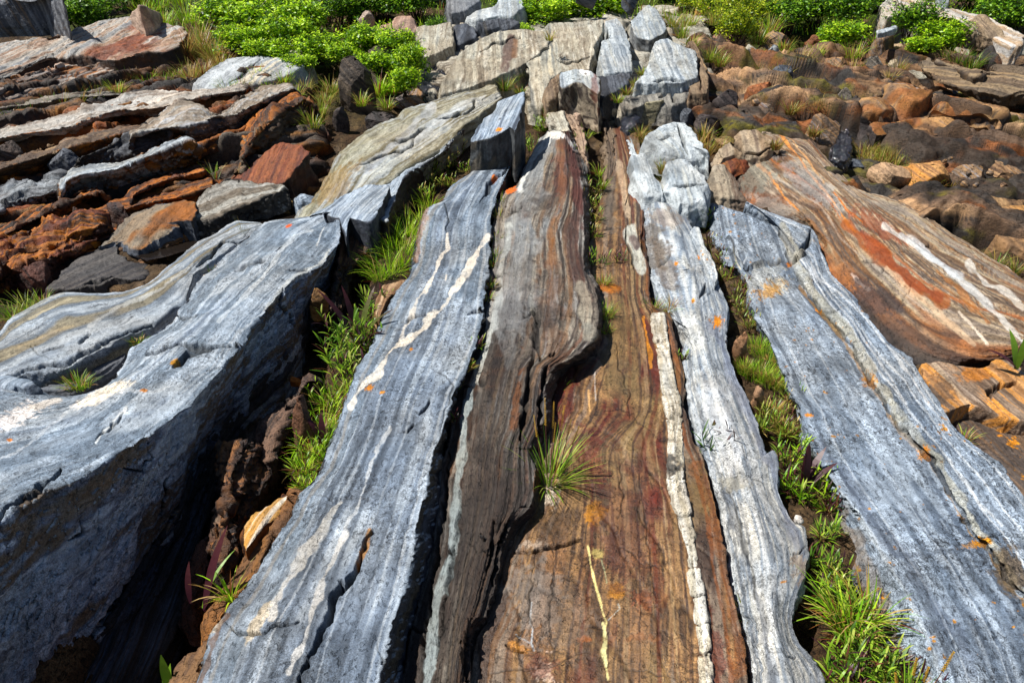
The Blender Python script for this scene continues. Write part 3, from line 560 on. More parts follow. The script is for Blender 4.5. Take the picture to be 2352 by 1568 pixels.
# rusty slab
R_L = hh(J_('1425,500 1460,740 1400,880 1350,1000 1300,1200 1275,1320') + E_('1700,560 1690,760 1600,920 1480,1020 1440,1200 1370,1400') + H_('1300,0 1310,300 1180,520 1140,650 1070,940 1000,1150 920,1300 880,1568 860,1750'), -.045, -.088)
R_M = hh(J_('1470,500 1500,740 1510,1000 1530,1300') + E_('1950,400 1980,700 2000,1000 1980,1300') + H_('1750,0 1750,400 1750,800 1700,1200 1680,1568 1660,1750'), -.04, -.07)
R_R = hh(J_('1502,490 1560,680 1640,950 1650,1200 1690,1480') + E_('2100,520 2230,600 2290,800 2343,1000') + F_('40,1200 110,1450') + I_('150,0 230,230 290,500 330,800 400,1080 450,1300 475,1568 480,1750'), -.04, -.05)
loft('rock_ledge', 'smooth rust-brown slab down the middle with red iron stains and fine cracks', [R_L, hh([(p[0] + 60, p[1], 0) for p in R_L], -.04, -.075), R_M, R_R],
     dict(pal=RUST, mat=ROCKCRACK, wob=.012, joints=1.5, jd=.004, lines=.1, b2w=.3, strk=.003, fs=14, lump=.012, fine=.002, speck=.9, streak=.25, bc=1.0, bf=7, round=1, blocks=[(.08, 9, 2., .002, .004, .003)], bdark=.25, sat=1.2,
          stains=[(['#54291f', '#693024', '#5f2d22'], 6, .27, .12, .25), (['#7a6248', '#86704f', '#6f5c46'], 4, .26, .2, .3)],
          cracks=[(E_('1880,780 1900,950 1960,1100 1950,1300'), 2, .006), (E_('1800,1250 1900,1220 2050,1340 2200,1450'), 2, .004), (E_('1640,640 1700,690'), 3, .01),
                  (H_('1180,690 1300,685 1400,660 1500,635 1600,610 1650,590'), 5, .025), (H_('1330,690 1310,850 1290,1000 1300,1200 1330,1350'), 1.8, .005), (H_('1460,660 1450,900 1430,1200 1460,1400'), 1.8, .004),
                  (H_('1950,10 1900,150 1930,300 1880,450'), 1.8, .005), (H_('1870,640 2000,700 2150,820'), 1.8, .004), (H_('2040,50 2050,300 2080,500 2100,800 2150,1000'), 1.8, .004), (H_('1880,1480 2100,1500 2260,1540'), 2, .005), (H_('1130,1310 1200,1350 1300,1370'), 4, .02),
                  (H_('1250,1200 1180,1290'), 1.5, .003), (J_('1300,1210 1400,1180 1500,1190'), 3, .015), (J_('1530,1180 1540,1300 1580,1440'), 3, .015), (J_('1640,1160 1650,1300 1690,1440'), 4, .02)],
          paint=bands(R_M, R_R, [(.12, 3, '#4a342a', .6), (.24, 5, '#9a8468', .5), (.33, 2.5, '#3f2c24', .7), (.45, 4, '#6b3324', .6), (.56, 3, '#a38c6c', .5), (.66, 2.5, '#3b2a24', .7), (.9, 5, '#85502c', .6), (.97, 3, '#3f2c24', .7)]) + bands(R_L, R_M, [(.16, 4, '#7d5a3a', .6), (.3, 2.5, '#46342a', .6), (.42, 5, '#857a70', .5), (.55, 2.5, '#3f2e26', .6), (.68, 4, '#8f7252', .5), (.82, 3, '#4a3026', .6), (.93, 4, '#6e3828', .5)]) + [('line', H_('1680,640 1700,760 1740,940 1780,1070 1810,1150 1790,1250 1800,1400 1820,1540'), 2.4, '#ddd29a', .95, .5), ('line', H_('1790,1160 1800,1250 1790,1350 1810,1450'), 4.5, '#e3dca8', .9, .6), ('line', H_('1780,740 1810,900'), 1.2, '#a8b090', .7, .4),
                 ('line', H_('1300,1020 1290,1150 1310,1200 1300,1290 1320,1340'), 1.8, '#b9c3c9', .8, .5), ('line', H_('1200,1240 1290,1290'), 1.2, '#a9b3b9', .7, .5), ('line', H_('1820,1140 1900,1070 1890,1040'), 1.4, '#a9b3b0', .7, .5), ('line', E_('1690,1100 1700,1250'), 2, '#cfa878', .7, .5), ('line', E_('1730,980 1740,1160'), 1.6, '#b9b3ad', .7, .6),
                 ('blob', 1366, 1180, 26, 28, 0, '#a8763c', .85, .6), ('blob', 1415, 1360, 22, 22, 20, '#9c6f38', .9, .4), ('blob', 1373, 1268, 17, 13, 30, '#a89a68', .85, .4), ('blob', 1270, 1205, 42, 44, 0, '#5e4834', .5, .5), ('blob', 1266, 1140, 14, 22, 10, '#c9bfb2', .7, 1.), ('blob', 1222, 1250, 28, 9, 0, '#a89a8c', .6, 1.),
                 ('blob', 1253, 1545, 24, 36, -10, '#c9b5a6', .6, 1.4), ('blob', 1240, 1530, 40, 30, 0, '#74483a', .6, .7), ('blob', 1195, 1485, 30, 9, 15, '#a87844', .8, .5),
                 ('blob', 1360, 1065, 30, 70, -12, '#6a2f26', .6, 1.1), ('blob', 1430, 1210, 45, 150, -8, '#5f2f26', .4, 1.2), ('blob', 1480, 1100, 14, 160, -6, '#5f2c24', .4, 1.2), ('blob', 1505, 1290, 14, 150, -8, '#7a4026', .4, 1.2), ('blob', 1480, 1380, 30, 22, 20, '#7a4028', .55, 1.),
                 ('blob', 1460, 1465, 50, 8, 0, '#8a5c3c', .5, 1.4), ('blob', 1340, 1465, 18, 8, 10, '#a3643c', .7, .9), ('blob', 1230, 1370, 60, 80, 0, '#77716b', .6, .9), ('blob', 1290, 1420, 60, 90, 0, '#7d6f62', .4, .9),
                 ('blob', 1400, 660, 26, 14, 10, '#a8662c', .8, .6), ('blob', 1420, 800, 40, 110, 0, '#7d6a4c', .5, .9),
                 ('line', J_('1480,740 1510,900 1540,1100'), 7, '#b8a58e', .7, .8), ('line', J_('1560,1180 1590,1300 1630,1460'), 13, '#b9bab0', .85, .8), ('line', J_('1590,1260 1600,1300'), 10, '#5a4440', .8, .8),
                 ('line', E_('2060,620 2090,800 2120,950'), 4, '#c98a3c', .7, 1.), ('blob', 1400, 470, 18, 60, 0, '#6e665c', .6, .8), ('blob', 1475, 440, 22, 40, -20, '#8a4a34', .6, .8),
                 ('line', I_('120,100 230,350 280,650 340,950 400,1250 430,1500'), 14, '#8a5630', .5, 1.), ('blob', 1640, 1500, 24, 90, -5, '#6a2e22', .6, .9)]),
     skirt=(.1, .2), flare=(.02, -.01), cap=(.1, .15))
loft('quartz_rib', 'cream white quartz rib broken by cross joints along the rusty slab',
     [hh(E_('2118,590 2138,760 2174,920 2206,1180 2246,1400') + I_('-52,60 -22,300 20,560 70,720 108,1000 152,1300 176,1568 184,1750'), -.032, -.042),
      hh(E_('2200,590 2230,760 2254,920 2294,1130 2326,1300') + I_('45,60 50,200 90,420 116,560 140,740 176,950 192,1120 214,1300 230,1568 234,1750'), -.03, -.042)],
     dict(sat=1.0, pal=['#9a9484', '#bcb6a6', '#cfccc2', '#a8a08c', '#c6c3b8', '#97907f', '#a3a09a'], strk=.002, lump=.004, speck=1., streak=.15, chop=.006, cf=6, crown=.003, rag=.0015,
          cracks=[(Z_('%d,%d %d,%d' % (x - 24, y + 3, x + 26, y - 2)), 2.6, .012) for x, y in ((1515, 800), (1520, 850), (1530, 905), (1545, 960), (1556, 1010), (1562, 1075), (1568, 1100), (1574, 1180), (1582, 1245), (1592, 1300), (1600, 1370), (1608, 1430), (1618, 1500))],
          stains=[(['#80684a', '#96784e'], 14, .36, .1, .6), (['#5b5750', '#6d6a62'], 14, .38, .06, .6)]), skirt=(.06, .05), flare=(.008, .008), cap=(.05, .04))

# pale rib
P_L = hh(J_('1645,990 1655,1250 1700,1490') + E_('2100,330 2215,560 2343,750') + F_('30,900 70,1150 140,1450') + I_('165,0 240,230 305,500 345,800 415,1080 470,1300 500,1568 510,1750'), -.04, -.10)
P_M = hh(J_('1780,1010 1880,1200 1930,1450') + F_('100,300 130,600 190,850 280,1100 370,1400') + I_('430,0 480,250 560,500 620,800 640,1100 720,1400 760,1568 780,1750'), .02, -.02)
P_R = hh(J_('1910,1030 1980,1180 2060,1300 2130,1480') + F_('210,180 300,430 345,520 340,680 330,800 450,1100 560,1350 600,1568') + I_('655,0 700,280 780,450 870,520 900,700 850,900 800,1020 790,1160 830,1290 990,1500 1010,1650 1020,1750'), -.02, -.06)
loft('rock_rib', 'pale grey rounded rib between the rusty slab and the grassy gully', [P_L, hh([((a[0] * .6 + b[0] * .4), (a[1] * .6 + b[1] * .4), 0) for a, b in zip(resample(P_L, 14), resample(P_M, 14))], -.01, -.045), P_M, P_R],
     dict(pal=['#737d88', '#9aa3ab', '#bbc0c3', '#858f9a', '#c6c8c5', '#949ca5', '#aaaeae'], gain=.86, wob=.012, joints=2, lines=.1, b2w=.25, rag=.005, strk=.002, lump=.012, fine=.0028, speck=.9, streak=.2, bc=.9, bf=8,
          cracks=[(F_('150,470 200,430 210,390'), 4, .02), (I_('760,700 840,680 880,640'), 2, .01), (I_('850,900 880,850 920,760'), 5, .03), (I_('290,160 420,150 600,220'), 2.5, .008), (I_('740,1400 800,1400'), 4, .02), (E_('2160,270 2240,180'), 3, .015), (I_('360,280 420,520 500,800 540,1000'), 6, .008)],
          paint=bands(P_L, P_M, [(.25, 4, '#596069', .6), (.45, 3, '#c9cbc6', .5), (.62, 3, '#6b7078', .5), (.8, 4, '#d0d0ca', .4)]) + bands(P_M, P_R, [(.15, 3, '#737a84', .5), (.4, 4, '#c3c6c6', .4), (.6, 3, '#6e7782', .5), (.85, 5, '#707886', .5)]) + [('line', I_('340,270 400,520 470,780 560,1050 600,1300 640,1568'), 9, '#5e6570', .55, .8), ('line', F_('240,650 320,850 420,1100 540,1400') + I_('640,100 760,420 820,650'), 12, '#7d8496', .55, .8), ('blob', 1690, 1110, 40, 22, 5, '#8f8c80', .6, .7),
                 ('blob', 1500, 560, 28, 60, -10, '#6e6356', .7, .8), ('blob', 1530, 610, 22, 70, -18, '#76685a', .6, .9), ('blob', 1530, 500, 40, 22, 10, '#94806c', .5, .8), ('line', I_('150,60 230,330 300,700 360,1000'), 9, '#595a5e', .6, .6),
                 ('blob', 1600, 545, 7, 12, -15, '#d98a1a', .9, .6), ('blob', 1612, 590, 10, 8, 30, '#e0901a', .9, .6), ('blob', 1625, 600, 6, 4, 30, '#d8661a', .9, .6), ('blob', 1641, 647, 6, 5, 30, '#e2761a', .9, .6), ('blob', 1648, 738, 12, 14, -20, '#dd8f1c', .8, 1.1), ('blob', 1592, 690, 5, 5, 0, '#d9901c', .8, .4), ('blob', 1553, 605, 5, 5, 0, '#d8860f', .8, .4), ('blob', 1726, 610, 4, 4, 0, '#d8860f', .8, .4), ('blob', 1800, 1335, 8, 3, -10, '#c98420', .8, .6),
                 ('blob', 1590, 760, 26, 50, -12, '#dadcd8', .5, .8), ('blob', 1655, 980, 40, 120, -14, '#cfd2d4', .5, .8), ('blob', 1840, 1300, 22, 34, -10, '#a3896a', .5, .9), ('blob', 1560, 880, 9, 60, -10, '#c9c2a4', .6, .8)]),
     skirt=(.12, .08), flare=(.01, .01), cap=(.1, .12))
patch('rock_block', 'narrow white lichen-spotted block on the edge of the pale rib', J_('1960,1200 1985,1165 2020,1170 2050,1260 2120,1400 2150,1500 2130,1560 2090,1480', .02), dict(pal=PALE, lump=.01, speck=.8, lichen=(.2, 34)), base=-.1, flare=.01, dome=.005, jag=.01, strike=((1600, 545), (1650, 740)))

# right slab
Q_F = hh(J_('2060,1010 2100,1240 2190,1470') + F_('340,160 370,300 460,420 470,540 600,790 700,1010 730,1110 820,1240 815,1340 860,1568') + I_('960,100 1000,220 1055,450 1130,700 1180,880 1300,1080 1430,1400 1490,1568 1560,1750'), -.12, -.16)
Q_L = hh(J_('2100,1000 2140,1240 2220,1440') + F_('360,60 400,260 480,400 500,540 620,780 720,1000 745,1100 840,1225 850,1340 950,1568') + I_('1010,160 1230,440 1380,700 1540,950 1690,1300 1790,1568 1850,1750'), -.06, -.02)
Q_C = hh(F_('680,0 760,240 850,400 1000,600 1130,740 1200,850 1300,1050 1430,1230 1520,1380') + I_('1720,60 1850,300 2000,560 2120,670 2250,900 2343,1000 2500,1250 2600,1500'), -.02, .0)
Q_R = hh(J_('2343,1000 2420,1040') + F_('905,0 960,130 1050,320 1160,430 1300,620 1440,780 1570,880 1700,1080 1850,1320 1950,1420 2150,1568') + I_('2160,60 2343,300 2600,620 2800,900 2900,1300'), -.0, .03)
loft('rock_ledge', 'broad speckled blue-grey slab on the right with a crusty lichen seam', [Q_F, Q_L, Q_C, hh([(p[0] + 16, p[1] - 6, 0) for p in Q_C], .0, .02), Q_R],
     dict(pal=['#566170', '#7b8795', '#9ea9b5', '#6a7685', '#b4bdc6', '#8894a2'], gain=.76, wob=.010, joints=1.2, lines=.08, b2w=.2, rag=.006, strk=.0015, lump=.010, fine=.003, speck=1.25, streak=.1, bc=.85, bf=6, lichen=(.03, 34),
          cracks=[(F_('450,290 520,270 600,250 700,225 740,230'), 6, .03), (F_('780,250 830,190 870,120 910,10'), 8, .05), (F_('370,60 400,200 440,280'), 3, .02), (Q_C, 4.5, .02), (F_('1000,570 1040,575 1090,560'), 3, .02), (I_('2060,590 2150,570 2200,550 2300,575'), 2, .012), (I_('1000,175 1100,300 1200,400'), 3, .015), (I_('1200,880 1230,930 1260,960'), 4, .02)],
          paint=bands(Q_L, Q_C, [(.12, 4, '#454f5d', .6), (.22, 2.5, '#c3cad0', .5), (.4, 5, '#6a7582', .4), (.55, 2, '#bfc7ce', .5), (.72, 6, '#66717f', .4), (.9, 5, '#4f5a69', .6)]) + bands(Q_C, Q_R, [(.35, 2.2, '#dfe3e5', .6), (.5, 4, '#6c7784', .5), (.62, 2, '#d5dadd', .6), (.8, 3, '#737e8b', .5), (.9, 2, '#dde1e3', .5)]) + [('line', [(p[0] + 12, p[1] - 2) for p in Q_C], 12, '#b9b4a0', .55, .9), ('line', [(p[0] - 5, p[1] + 3) for p in Q_C[2:]], 4, '#9a7430', .6, 1.1), ('line', I_('1480,700 1700,690 1950,670 2110,670 2343,640'), 5, '#5d6878', .5, .8), ('blob', 2255, 1245, 22, 10, -25, '#c78a22', .8, 1.2), ('blob', 2225, 1255, 26, 6, -10, '#b98430', .6, 1.4),
                 ('line', F_('620,-80 720,60 780,160') , 5, '#4f5c6e', .5, .6), ('line', F_('380,160 400,240 430,290'), 2, '#d5d2c0', .7, .5),
                 ('line', F_('900,240 960,350 1100,450 1300,640 1500,900 1700,1200 1850,1400'), 3, '#dfe3e6', .6, .8), ('line', F_('870,240 1000,420 1180,640 1350,880 1550,1200'), 2.4, '#dde1e4', .5, .9), ('line', I_('1830,60 1950,200 2050,350 2200,500'), 3, '#e0e3e4', .6, .9),
                 ('line', I_('1010,180 1240,460 1400,720 1550,960 1700,1290 1800,1560'), 5, '#b9bfc2', .5, .8),
                 ('line', F_('900,1400 1000,1568') + I_('1050,60 1200,250 1400,560 1560,760 1700,1000 1900,1250 2000,1500'), 13, '#5c6677', .5, .8), ('blob', 1870, 1080, 20, 70, -25, '#7b7f7c', .6, .8),
                 ('line', I_('1080,440 1180,650 1300,900 1400,1150 1560,1450'), 22, '#8d8070', .65, .9), ('line', I_('1060,480 1130,620 1200,850 1330,1100'), 8, '#a0765a', .4, 1.),
                 ('blob', 1780, 660, 32, 18, -20, '#c5b795', .5, .9), ('blob', 1745, 640, 60, 26, -30, '#bdbcb2', .45, .9), ('blob', 1765, 667, 28, 14, -20, '#bd8a34', .6, 1.6), ('blob', 2121, 1040, 12, 14, 0, '#d98f12', .9, 1.1), ('blob', 1857, 955, 9, 4, 10, '#d98f12', .95, .5), ('blob', 1880, 712, 8, 5, 20, '#d9900f', .9, .5), ('blob', 1998, 870, 14, 16, 40, '#c98a2a', .7, 1.1), ('blob', 1812, 606, 5, 9, 0, '#c47a12', .9, .6),
                 ('blob', 2320, 1310, 40, 60, -20, '#6e5e48', .8, .6), ('blob', 2010, 1330, 250, 40, 5, '#66727f', .3, .7), ('blob', 2050, 1010, 60, 130, -35, '#b9c3cc', .3, .8)]),
     skirt=(.0, .16), flare=(.0, .03), cap=(.1, .12))

# brown and orange slab beyond it
B_L = hh(C_('340,1120 470,1390 900,1560') + F_('980,330 1200,560 1450,850 1650,960 1850,980 2100,940 2343,980 2700,1050'), -.14, -.12)
B_R = hh(C_('600,885 720,875 880,925 980,1040 1100,1170 1220,1280 1390,1330 1600,1400 1850,1568') + F_('1980,110 2130,220 2343,350 2700,560'), -.02, -.02)
loft('rock_ledge', 'long brown and orange banded slab sloping down to the right edge', [B_L, hh(C_('420,1020 620,1250 900,1490') + F_('1150,290 1450,600 1750,830 2050,900 2343,870 2700,900'), -.06, -.06), hh(C_('560,900 800,1150 1080,1400') + F_('1350,240 1700,560 2000,800 2343,830 2700,860'), -.02, -.03), hh(C_('590,890 850,1010 1080,1230 1290,1400') + F_('1560,180 1900,440 2343,740 2700,800'), .01, .01), B_R],
     dict(pal=['#6b5f54', '#8a8076', '#a0937f', '#84644a', '#6e645c', '#94806a', '#a89c8c', '#5a4c42'], wob=.012, joints=1.2, jd=.01, lines=.22, b2w=.35, rag=.006, strk=.006, step=.004, sf=7, lump=.012, speck=.8, streak=.3, bc=1.3, bf=5, bf2=26,
          stains=[(['#80563e', '#96684a', '#70503e'], 2.6, .16, .14, .2), (['#3c3532', '#4b4038'], 2.6, .22, .12, .15)],
          cracks=[(F_('1270,225 1340,225'), 3, .015), (F_('1340,310 1400,290'), 2.5, .01), (C_('530,1070 640,1020 720,970'), 4, .04), (C_('370,1170 440,1130 530,1070'), 5, .04), (F_('1060,400 1160,380'), 3, .01), (F_('1700,130 1760,150'), 6, .03), (C_('590,930 640,1000 700,1030'), 3, .02)],
          paint=bands(B_L, B_R, [(.3, 4, '#4d3d33', .6), (.42, 3, '#b3aba0', .5), (.5, 5, '#5c4a3c', .6), (.58, 3, '#a3643c', .6), (.66, 4, '#4a3a32', .6), (.74, 3, '#b5a894', .5), (.83, 5, '#6e5846', .6), (.92, 4, '#8f8880', .5)]) + [('line', C_('520,1080 620,1180 730,1340 820,1420') , 4, '#c98c5a', .8, .7), ('line', C_('690,900 800,1030 900,1180 1050,1350 1200,1568'), 3, '#c98d5c', .75, .8), ('line', C_('760,930 900,1100 1000,1240'), 2.4, '#c9a078', .6, .8), ('line', C_('1060,1300 1150,1420 1250,1500'), 3, '#c97a48', .7, .8),
                 ('line', F_('1150,0 1350,160 1500,300 1650,420 1800,500'), 14, '#96562f', .75, .9), ('line', F_('1240,40 1420,220 1600,370 1760,470'), 11, '#8a4a34', .7, .9), ('blob', 1690, 460, 40, 25, 20, '#98603e', .45, .9),
                 ('blob', 2020, 520, 70, 22, 35, '#874a34', .6, .9), ('line', F_('1400,0 1600,130 1800,280 2000,440 2200,620 2343,800'), 7, '#c3c4c2', .75, .8), ('line', F_('1520,60 1650,140 1760,240 1900,330'), 11, '#c5c9cb', .7, .9), ('line', F_('1980,250 2100,380 2200,420 2343,540'), 7, '#c9c5bd', .7, 1.),
                 ('line', F_('1420,280 1560,420 1700,520 1850,660 2000,790'), 5, '#b5a08a', .7, .9), ('line', F_('1180,320 1240,390 1290,430'), 6, '#c9b9ae', .7, .9), ('line', F_('1900,570 2000,690 2100,790'), 3, '#d8cfc2', .8, 1.), ('line', F_('1750,300 1900,420 2100,640'), 7, '#a3724a', .6, 1.),
                 ('blob', 2010, 690, 70, 34, 30, '#4a4140', .75, .9), ('blob', 2080, 760, 100, 30, 30, '#57483f', .5, .9), ('blob', 1730, 400, 50, 40, 30, '#7d8078', .6, .8), ('blob', 1770, 470, 60, 20, 20, '#8f8b84', .5, .8), ('blob', 1860, 420, 90, 26, 38, '#9a9b99', .5, .8)]),
     skirt=(.1, .2), flare=(.02, .06), cap=(.1, .1))
patch('rock_ledge', 'orange-tan slab with a broken arched front edge at the right edge of the view', setz(F_('1640,930 1760,900 1850,930 2020,960 2100,950 2130,900 2260,900 2343,960 2600,1000 2700,1250 2500,1330 2343,1320 2210,1290 2090,1220 1960,1195 1860,1235 1800,1255 1730,1150'), [-.03]),
      dict(pal=['#8a6a4e', '#a8886a', '#b98a5a', '#8b7d70', '#6e5c4e', '#a3978c'], lump=.01, speck=.7, streak=.5, paint=[('line', F_('1740,930 1850,1060 1960,1200'), 5, '#b9ac9a', .6, .7), ('blob', 2240, 860, 40, 18, 0, '#b87a3c', .6, .7), ('blob', 2160, 900, 30, 40, 30, '#5c5148', .6, .8)],
           cracks=[(F_('2120,1180 2110,1120 2180,1080 2300,1070'), 7, .04)]), base=-.16, flare=.0, dome=.0, jag=.01, strike=((1900, 700), (2352, 1150)))
patch('rock_ledge', 'dark brown slab lying below the orange-tan one at the right edge', setz(F_('1700,1060 1800,1180 1960,1150 2110,1180 2250,1250 2700,1250 3000,2200 2700,2300') + I_('2600,700 2343,330 2200,130 2050,0') + F_('1960,1430 1850,1290'), [-.10]),
      dict(pal=['#4a4038', '#6b5a4c', '#5b5450', '#7d6a5a', '#453c38'], lump=.012, speck=.8, streak=.4, lichen=(.04, 34)), base=-.3, flare=.02, dome=.0, jag=.005, strike=((1900, 700), (2352, 1150)))
# ------------------------------------------------------------------ boulders
def boulder(label, bx, pal, lift=0., sq=1., name='boulder', group=None, cuts=11, seed=None, h0=-.14, **kw):
    """one loose rock; BX = its box in the photograph, from which its real place and size are worked out"""
    x0, y0, x1, y1 = bx
    w, h = x1 - x0, y1 - y0; cx = (x0 + x1) / 2
    sd_ = seed if seed is not None else hash_(label + str(bx)) % 99991
    rng = np.random.RandomState(sd_)
    b = unproj(cx, y1 - .12 * h, h0 + lift)
    d = proj(b[None])[2][0]; W_ = w / FPX * d
    th = math.atan2(CAM_Z - b[2], b[1]); D_w = W_ * (.65 + .25 * rng.rand()) * sq
    Hz = max(.32 * W_, (h / FPX * d - D_w * math.sin(th)) / math.cos(th)) * 1.08
    n = int(np.clip(3.0 * w / STEP, 26, 260)); m = int(np.clip(2.0 * max(w, h) / STEP, 18, 200))
    a = np.linspace(0, 2 * np.pi, n, endpoint=False)[:, None]; f = np.linspace(.02, np.pi - .25, m)[None]
    u = np.stack([np.cos(a) * np.sin(f), np.sin(a) * np.sin(f), np.cos(f) + 0 * a], -1)
    p = np.sign(u) * np.abs(u) ** .66
    for _ in range(cuts):
        nn = rng.randn(3); nn[2] = nn[2] * .8 + .25; nn /= np.linalg.norm(nn); o_ = .62 + .3 * rng.rand()
        e = np.maximum(0, p @ nn - o_); p = p - e[..., None] * nn * .96
    p = p / np.array([np.abs(p[..., 0]).max(), np.abs(p[..., 1]).max(), 1.])
    zmax = p[..., 2].max(); ro = rng.rand() * .6 - .3; tl = rng.rand() * .3 - .15
    x = p[..., 0] * W_ / 2; y = p[..., 1] * D_w / 2; z = (p[..., 2] / zmax + .35) / 1.35 * Hz + x * tl
    x, y = x * math.cos(ro) - y * math.sin(ro), x * math.sin(ro) + y * math.cos(ro)
    P = np.stack([x + b[0], y + b[1] + D_w * .35, z + G(b[0], b[1] + D_w * .35) + h0 + lift - .02], -1)
    o = dict(pal=pal, mat=ROCKFAR, lump=.05 * W_, fine=.006, strk=.01, fs=16, fu=4, speck=.8, streak=.35, bf=6, seed=sd_, bc=1.1)
    o.update(kw)
    S = P[..., 0] * .8 + P[..., 2] * .9; U = P[..., 1]
    k = o.pop('kind', None)
    return tag(finish(name, label, P, S, U, o, wrap=True), None, None, group, k)

UPS = ((1140, 210), (1185, 60))             # strike seen on the crest
def crest(name, label, txt, hs, pal=GRAYW, base=-.1, **kw):
    o = dict(pal=pal, mat=ROCKFAR, lump=.02, strk=.012, fs=9, fu=.6, fine=.006, speck=.7, streak=.25, bf=7, bf2=24, bc=1.3, round=1, lines=.15, joints=1.2, jd=.012, soft=.006); st = kw.pop('strike', UPS); f = kw.pop('src', B_)
    fl = kw.pop('flare', .05); dm = kw.pop('dome', .012); jg = kw.pop('jag', .014); gr = kw.pop('group', None)
    o.update(kw); pts = f(txt)
    if len(hs) == 2:                        # (height at the top of the picture, height at its bottom)
        ys = [p[1] for p in pts]; a, b = min(ys), max(ys)
        pts = [(p[0], p[1], hs[0] + (hs[1] - hs[0]) * (p[1] - a) / (b - a)) for p in pts]
    else: pts = setz(pts, hs)
    return tag(patch(name, label, pts, o, base=base, flare=fl, dome=dm, strike=st, jag=jg), None, None, gr)
CRW = ['#7d7e7a', '#a09f96', '#bab7aa', '#8f897c', '#aeaa9e', '#7f7668', '#c4c1b6']
CRG = ['#7f8890', '#a1a8ad', '#bcc2c4', '#8e969c', '#aeb1ae', '#959a9c']
# bedrock under the loose rocks: rises from the pools to the crest
def bed(label, rails, o, **kw): return loft('bedrock', label, rails, o, **kw)
bed('lumpy brown and orange bedrock under the loose rocks on the upper right',
    [hh(C_('150,300 100,560 150,800 300,1000 500,1130'), .1, -.16), hh(C_('560,330 560,560 640,760 900,960 1100,1200 1500,1420 2343,1850'), .1, -.16), hh(C_('900,330 1000,560 1250,720 1600,930 2000,1200 2500,1500'), .06, -.13), hh(C_('1300,330 1600,500 1900,700 2200,900 2700,1200'), .06, -.1), hh(C_('1700,330 2200,440 2700,640 3000,800'), .02, -.06)],
    dict(sdir=-.6, bf=1.6, b2w=0., bc=1.6, pal=['#4b3b2e', '#725640', '#8f735a', '#5c4a3c', '#a98d72', '#6e5b4c', '#463a30'], mat=ROCKFAR, strk=.0, lump=.06, fine=.004, bs=.34, blocks=[(-.65, .7, 2.8, .10, .14, .09), (-.6, 2.2, 6.5, .025, .05, .025)], facepal=['#3a2e28', '#54402f', '#2e2826', '#6b4a34'], speck=.9, streak=.0, res=2.0, rag=0,
         stains=[(['#55512a', '#6b6430', '#4a4424'], 3, .2, .12, .7), (['#85583a', '#755038'], 3.3, .25, .1, .6), (['#34302d', '#47413d'], 3.9, .22, .1, .6)]), cap=(.1, .1))
bed('dark rust-brown bedrock under the tilted beds on the upper left',
    [hh(A_('-500,620 0,560 400,470 800,480 1300,480 1700,420'), -.02, -.02), hh(A_('-500,1000 0,900 500,780 1000,700 1500,640 2050,640'), -.04, -.02), hh(K_('-500,600 0,500 500,380 1000,330 1500,200 2150,60'), -.12, -.12), hh(K_('-600,1500 0,1120 500,1000 1000,800 1500,600 2150,420'), -.16, -.14)],
    dict(b2w=0., bf=2.5, bc=1.5, pal=['#3a2c24', '#5d4330', '#7a5636', '#46352b', '#8b6238', '#54463c', '#6b6258'], mat=ROCKFAR, strk=.02, fs=9, fu=1.6, lump=.05, fine=.004, bs=.34, blocks=[(.55, .8, 5., .06, .08, .05), (.5, 2.5, 10., .018, .03, .015)], facepal=['#4a2c18', '#6e4220', '#3a2820', '#8a5526'], speck=.9, streak=.0, res=2.1, rag=0,
         stains=[(['#a5662a', '#8a5122'], 3, .18, .1, .3), (['#2d2826', '#3b3533'], 3.7, .2, .1, .3)]), cap=(.1, .1))

bed('pale jointed bedrock showing between the blocks of the crest',
    [hh(B_('620,640 900,640 1250,560 1500,740 1900,740 2343,740 2500,700'), -.02, .0), hh(B_('640,450 950,420 1300,420 1700,450 2100,480 2500,480'), .02, .04), hh(B_('700,260 1000,220 1400,180 1800,160 2150,250 2500,260'), .1, .1), hh(B_('760,100 1100,60 1400,40 1800,30 2200,60 2500,100'), .0, .0)],
    dict(pal=['#7d7a72', '#9c9a92', '#b3b0a6', '#8a857a', '#a8a398', '#6f675c'], mat=ROCKFAR, strk=.015, fs=9, fu=.8, lump=.03, fine=.008, blocks=[(.1, 2.4, 1.6, .03, .05, .07)], lines=.2, speck=.6, streak=.4, res=2.8, rag=0), cap=(.05, .05))
# crest
crest('rock_block', 'square pale block with upright grey stripes left end of the crest', '530,190 760,142 772,200 780,308 650,360 550,402 540,300', (0.27, 0.12), CRW, speck=.5)
crest('rock_block', 'dark shaded boulder tucked behind the square pale block', '775,170 860,150 925,190 930,250 850,290 790,310', (0.22, 0.12), DARKG)  # shaded right side of the pale block, put in as a dark piece
crest('rock_block', 'reddish-grey wedge poking out of the bushes left of the square pale block', '150,215 280,180 400,105 490,98 520,130 525,215 400,235 260,260', (0.24, 0.14), ['#8f7668', '#a99284', '#7d6a60', '#b1a498'])
crest('rock_ledge', 'long pale slab leaning on the crest with a dark brown upright stripe', '690,640 700,560 745,470 800,370 960,265 1100,212 1250,200 1400,215 1440,250 1400,320 1300,400 1180,470 1050,530 850,600', (0.35, 0.08), CRW,
      paint=[('line', B_('1160,270 1145,380 1135,470'), 13, '#5e4640', .8, .8), ('line', B_('1190,270 1185,380'), 6, '#8b6a50', .6, .8), ('line', B_('830,360 810,450 800,590'), 5, '#d9d6c8', .6, 1.), ('line', B_('1000,330 985,450'), 6, '#d5d3c8', .5, 1.), ('blob', 1030, 180, 26, 60, 20, '#6d675a', .6, .7)], cracks=[(B_('960,360 1100,290 1230,240'), 3, .03)])
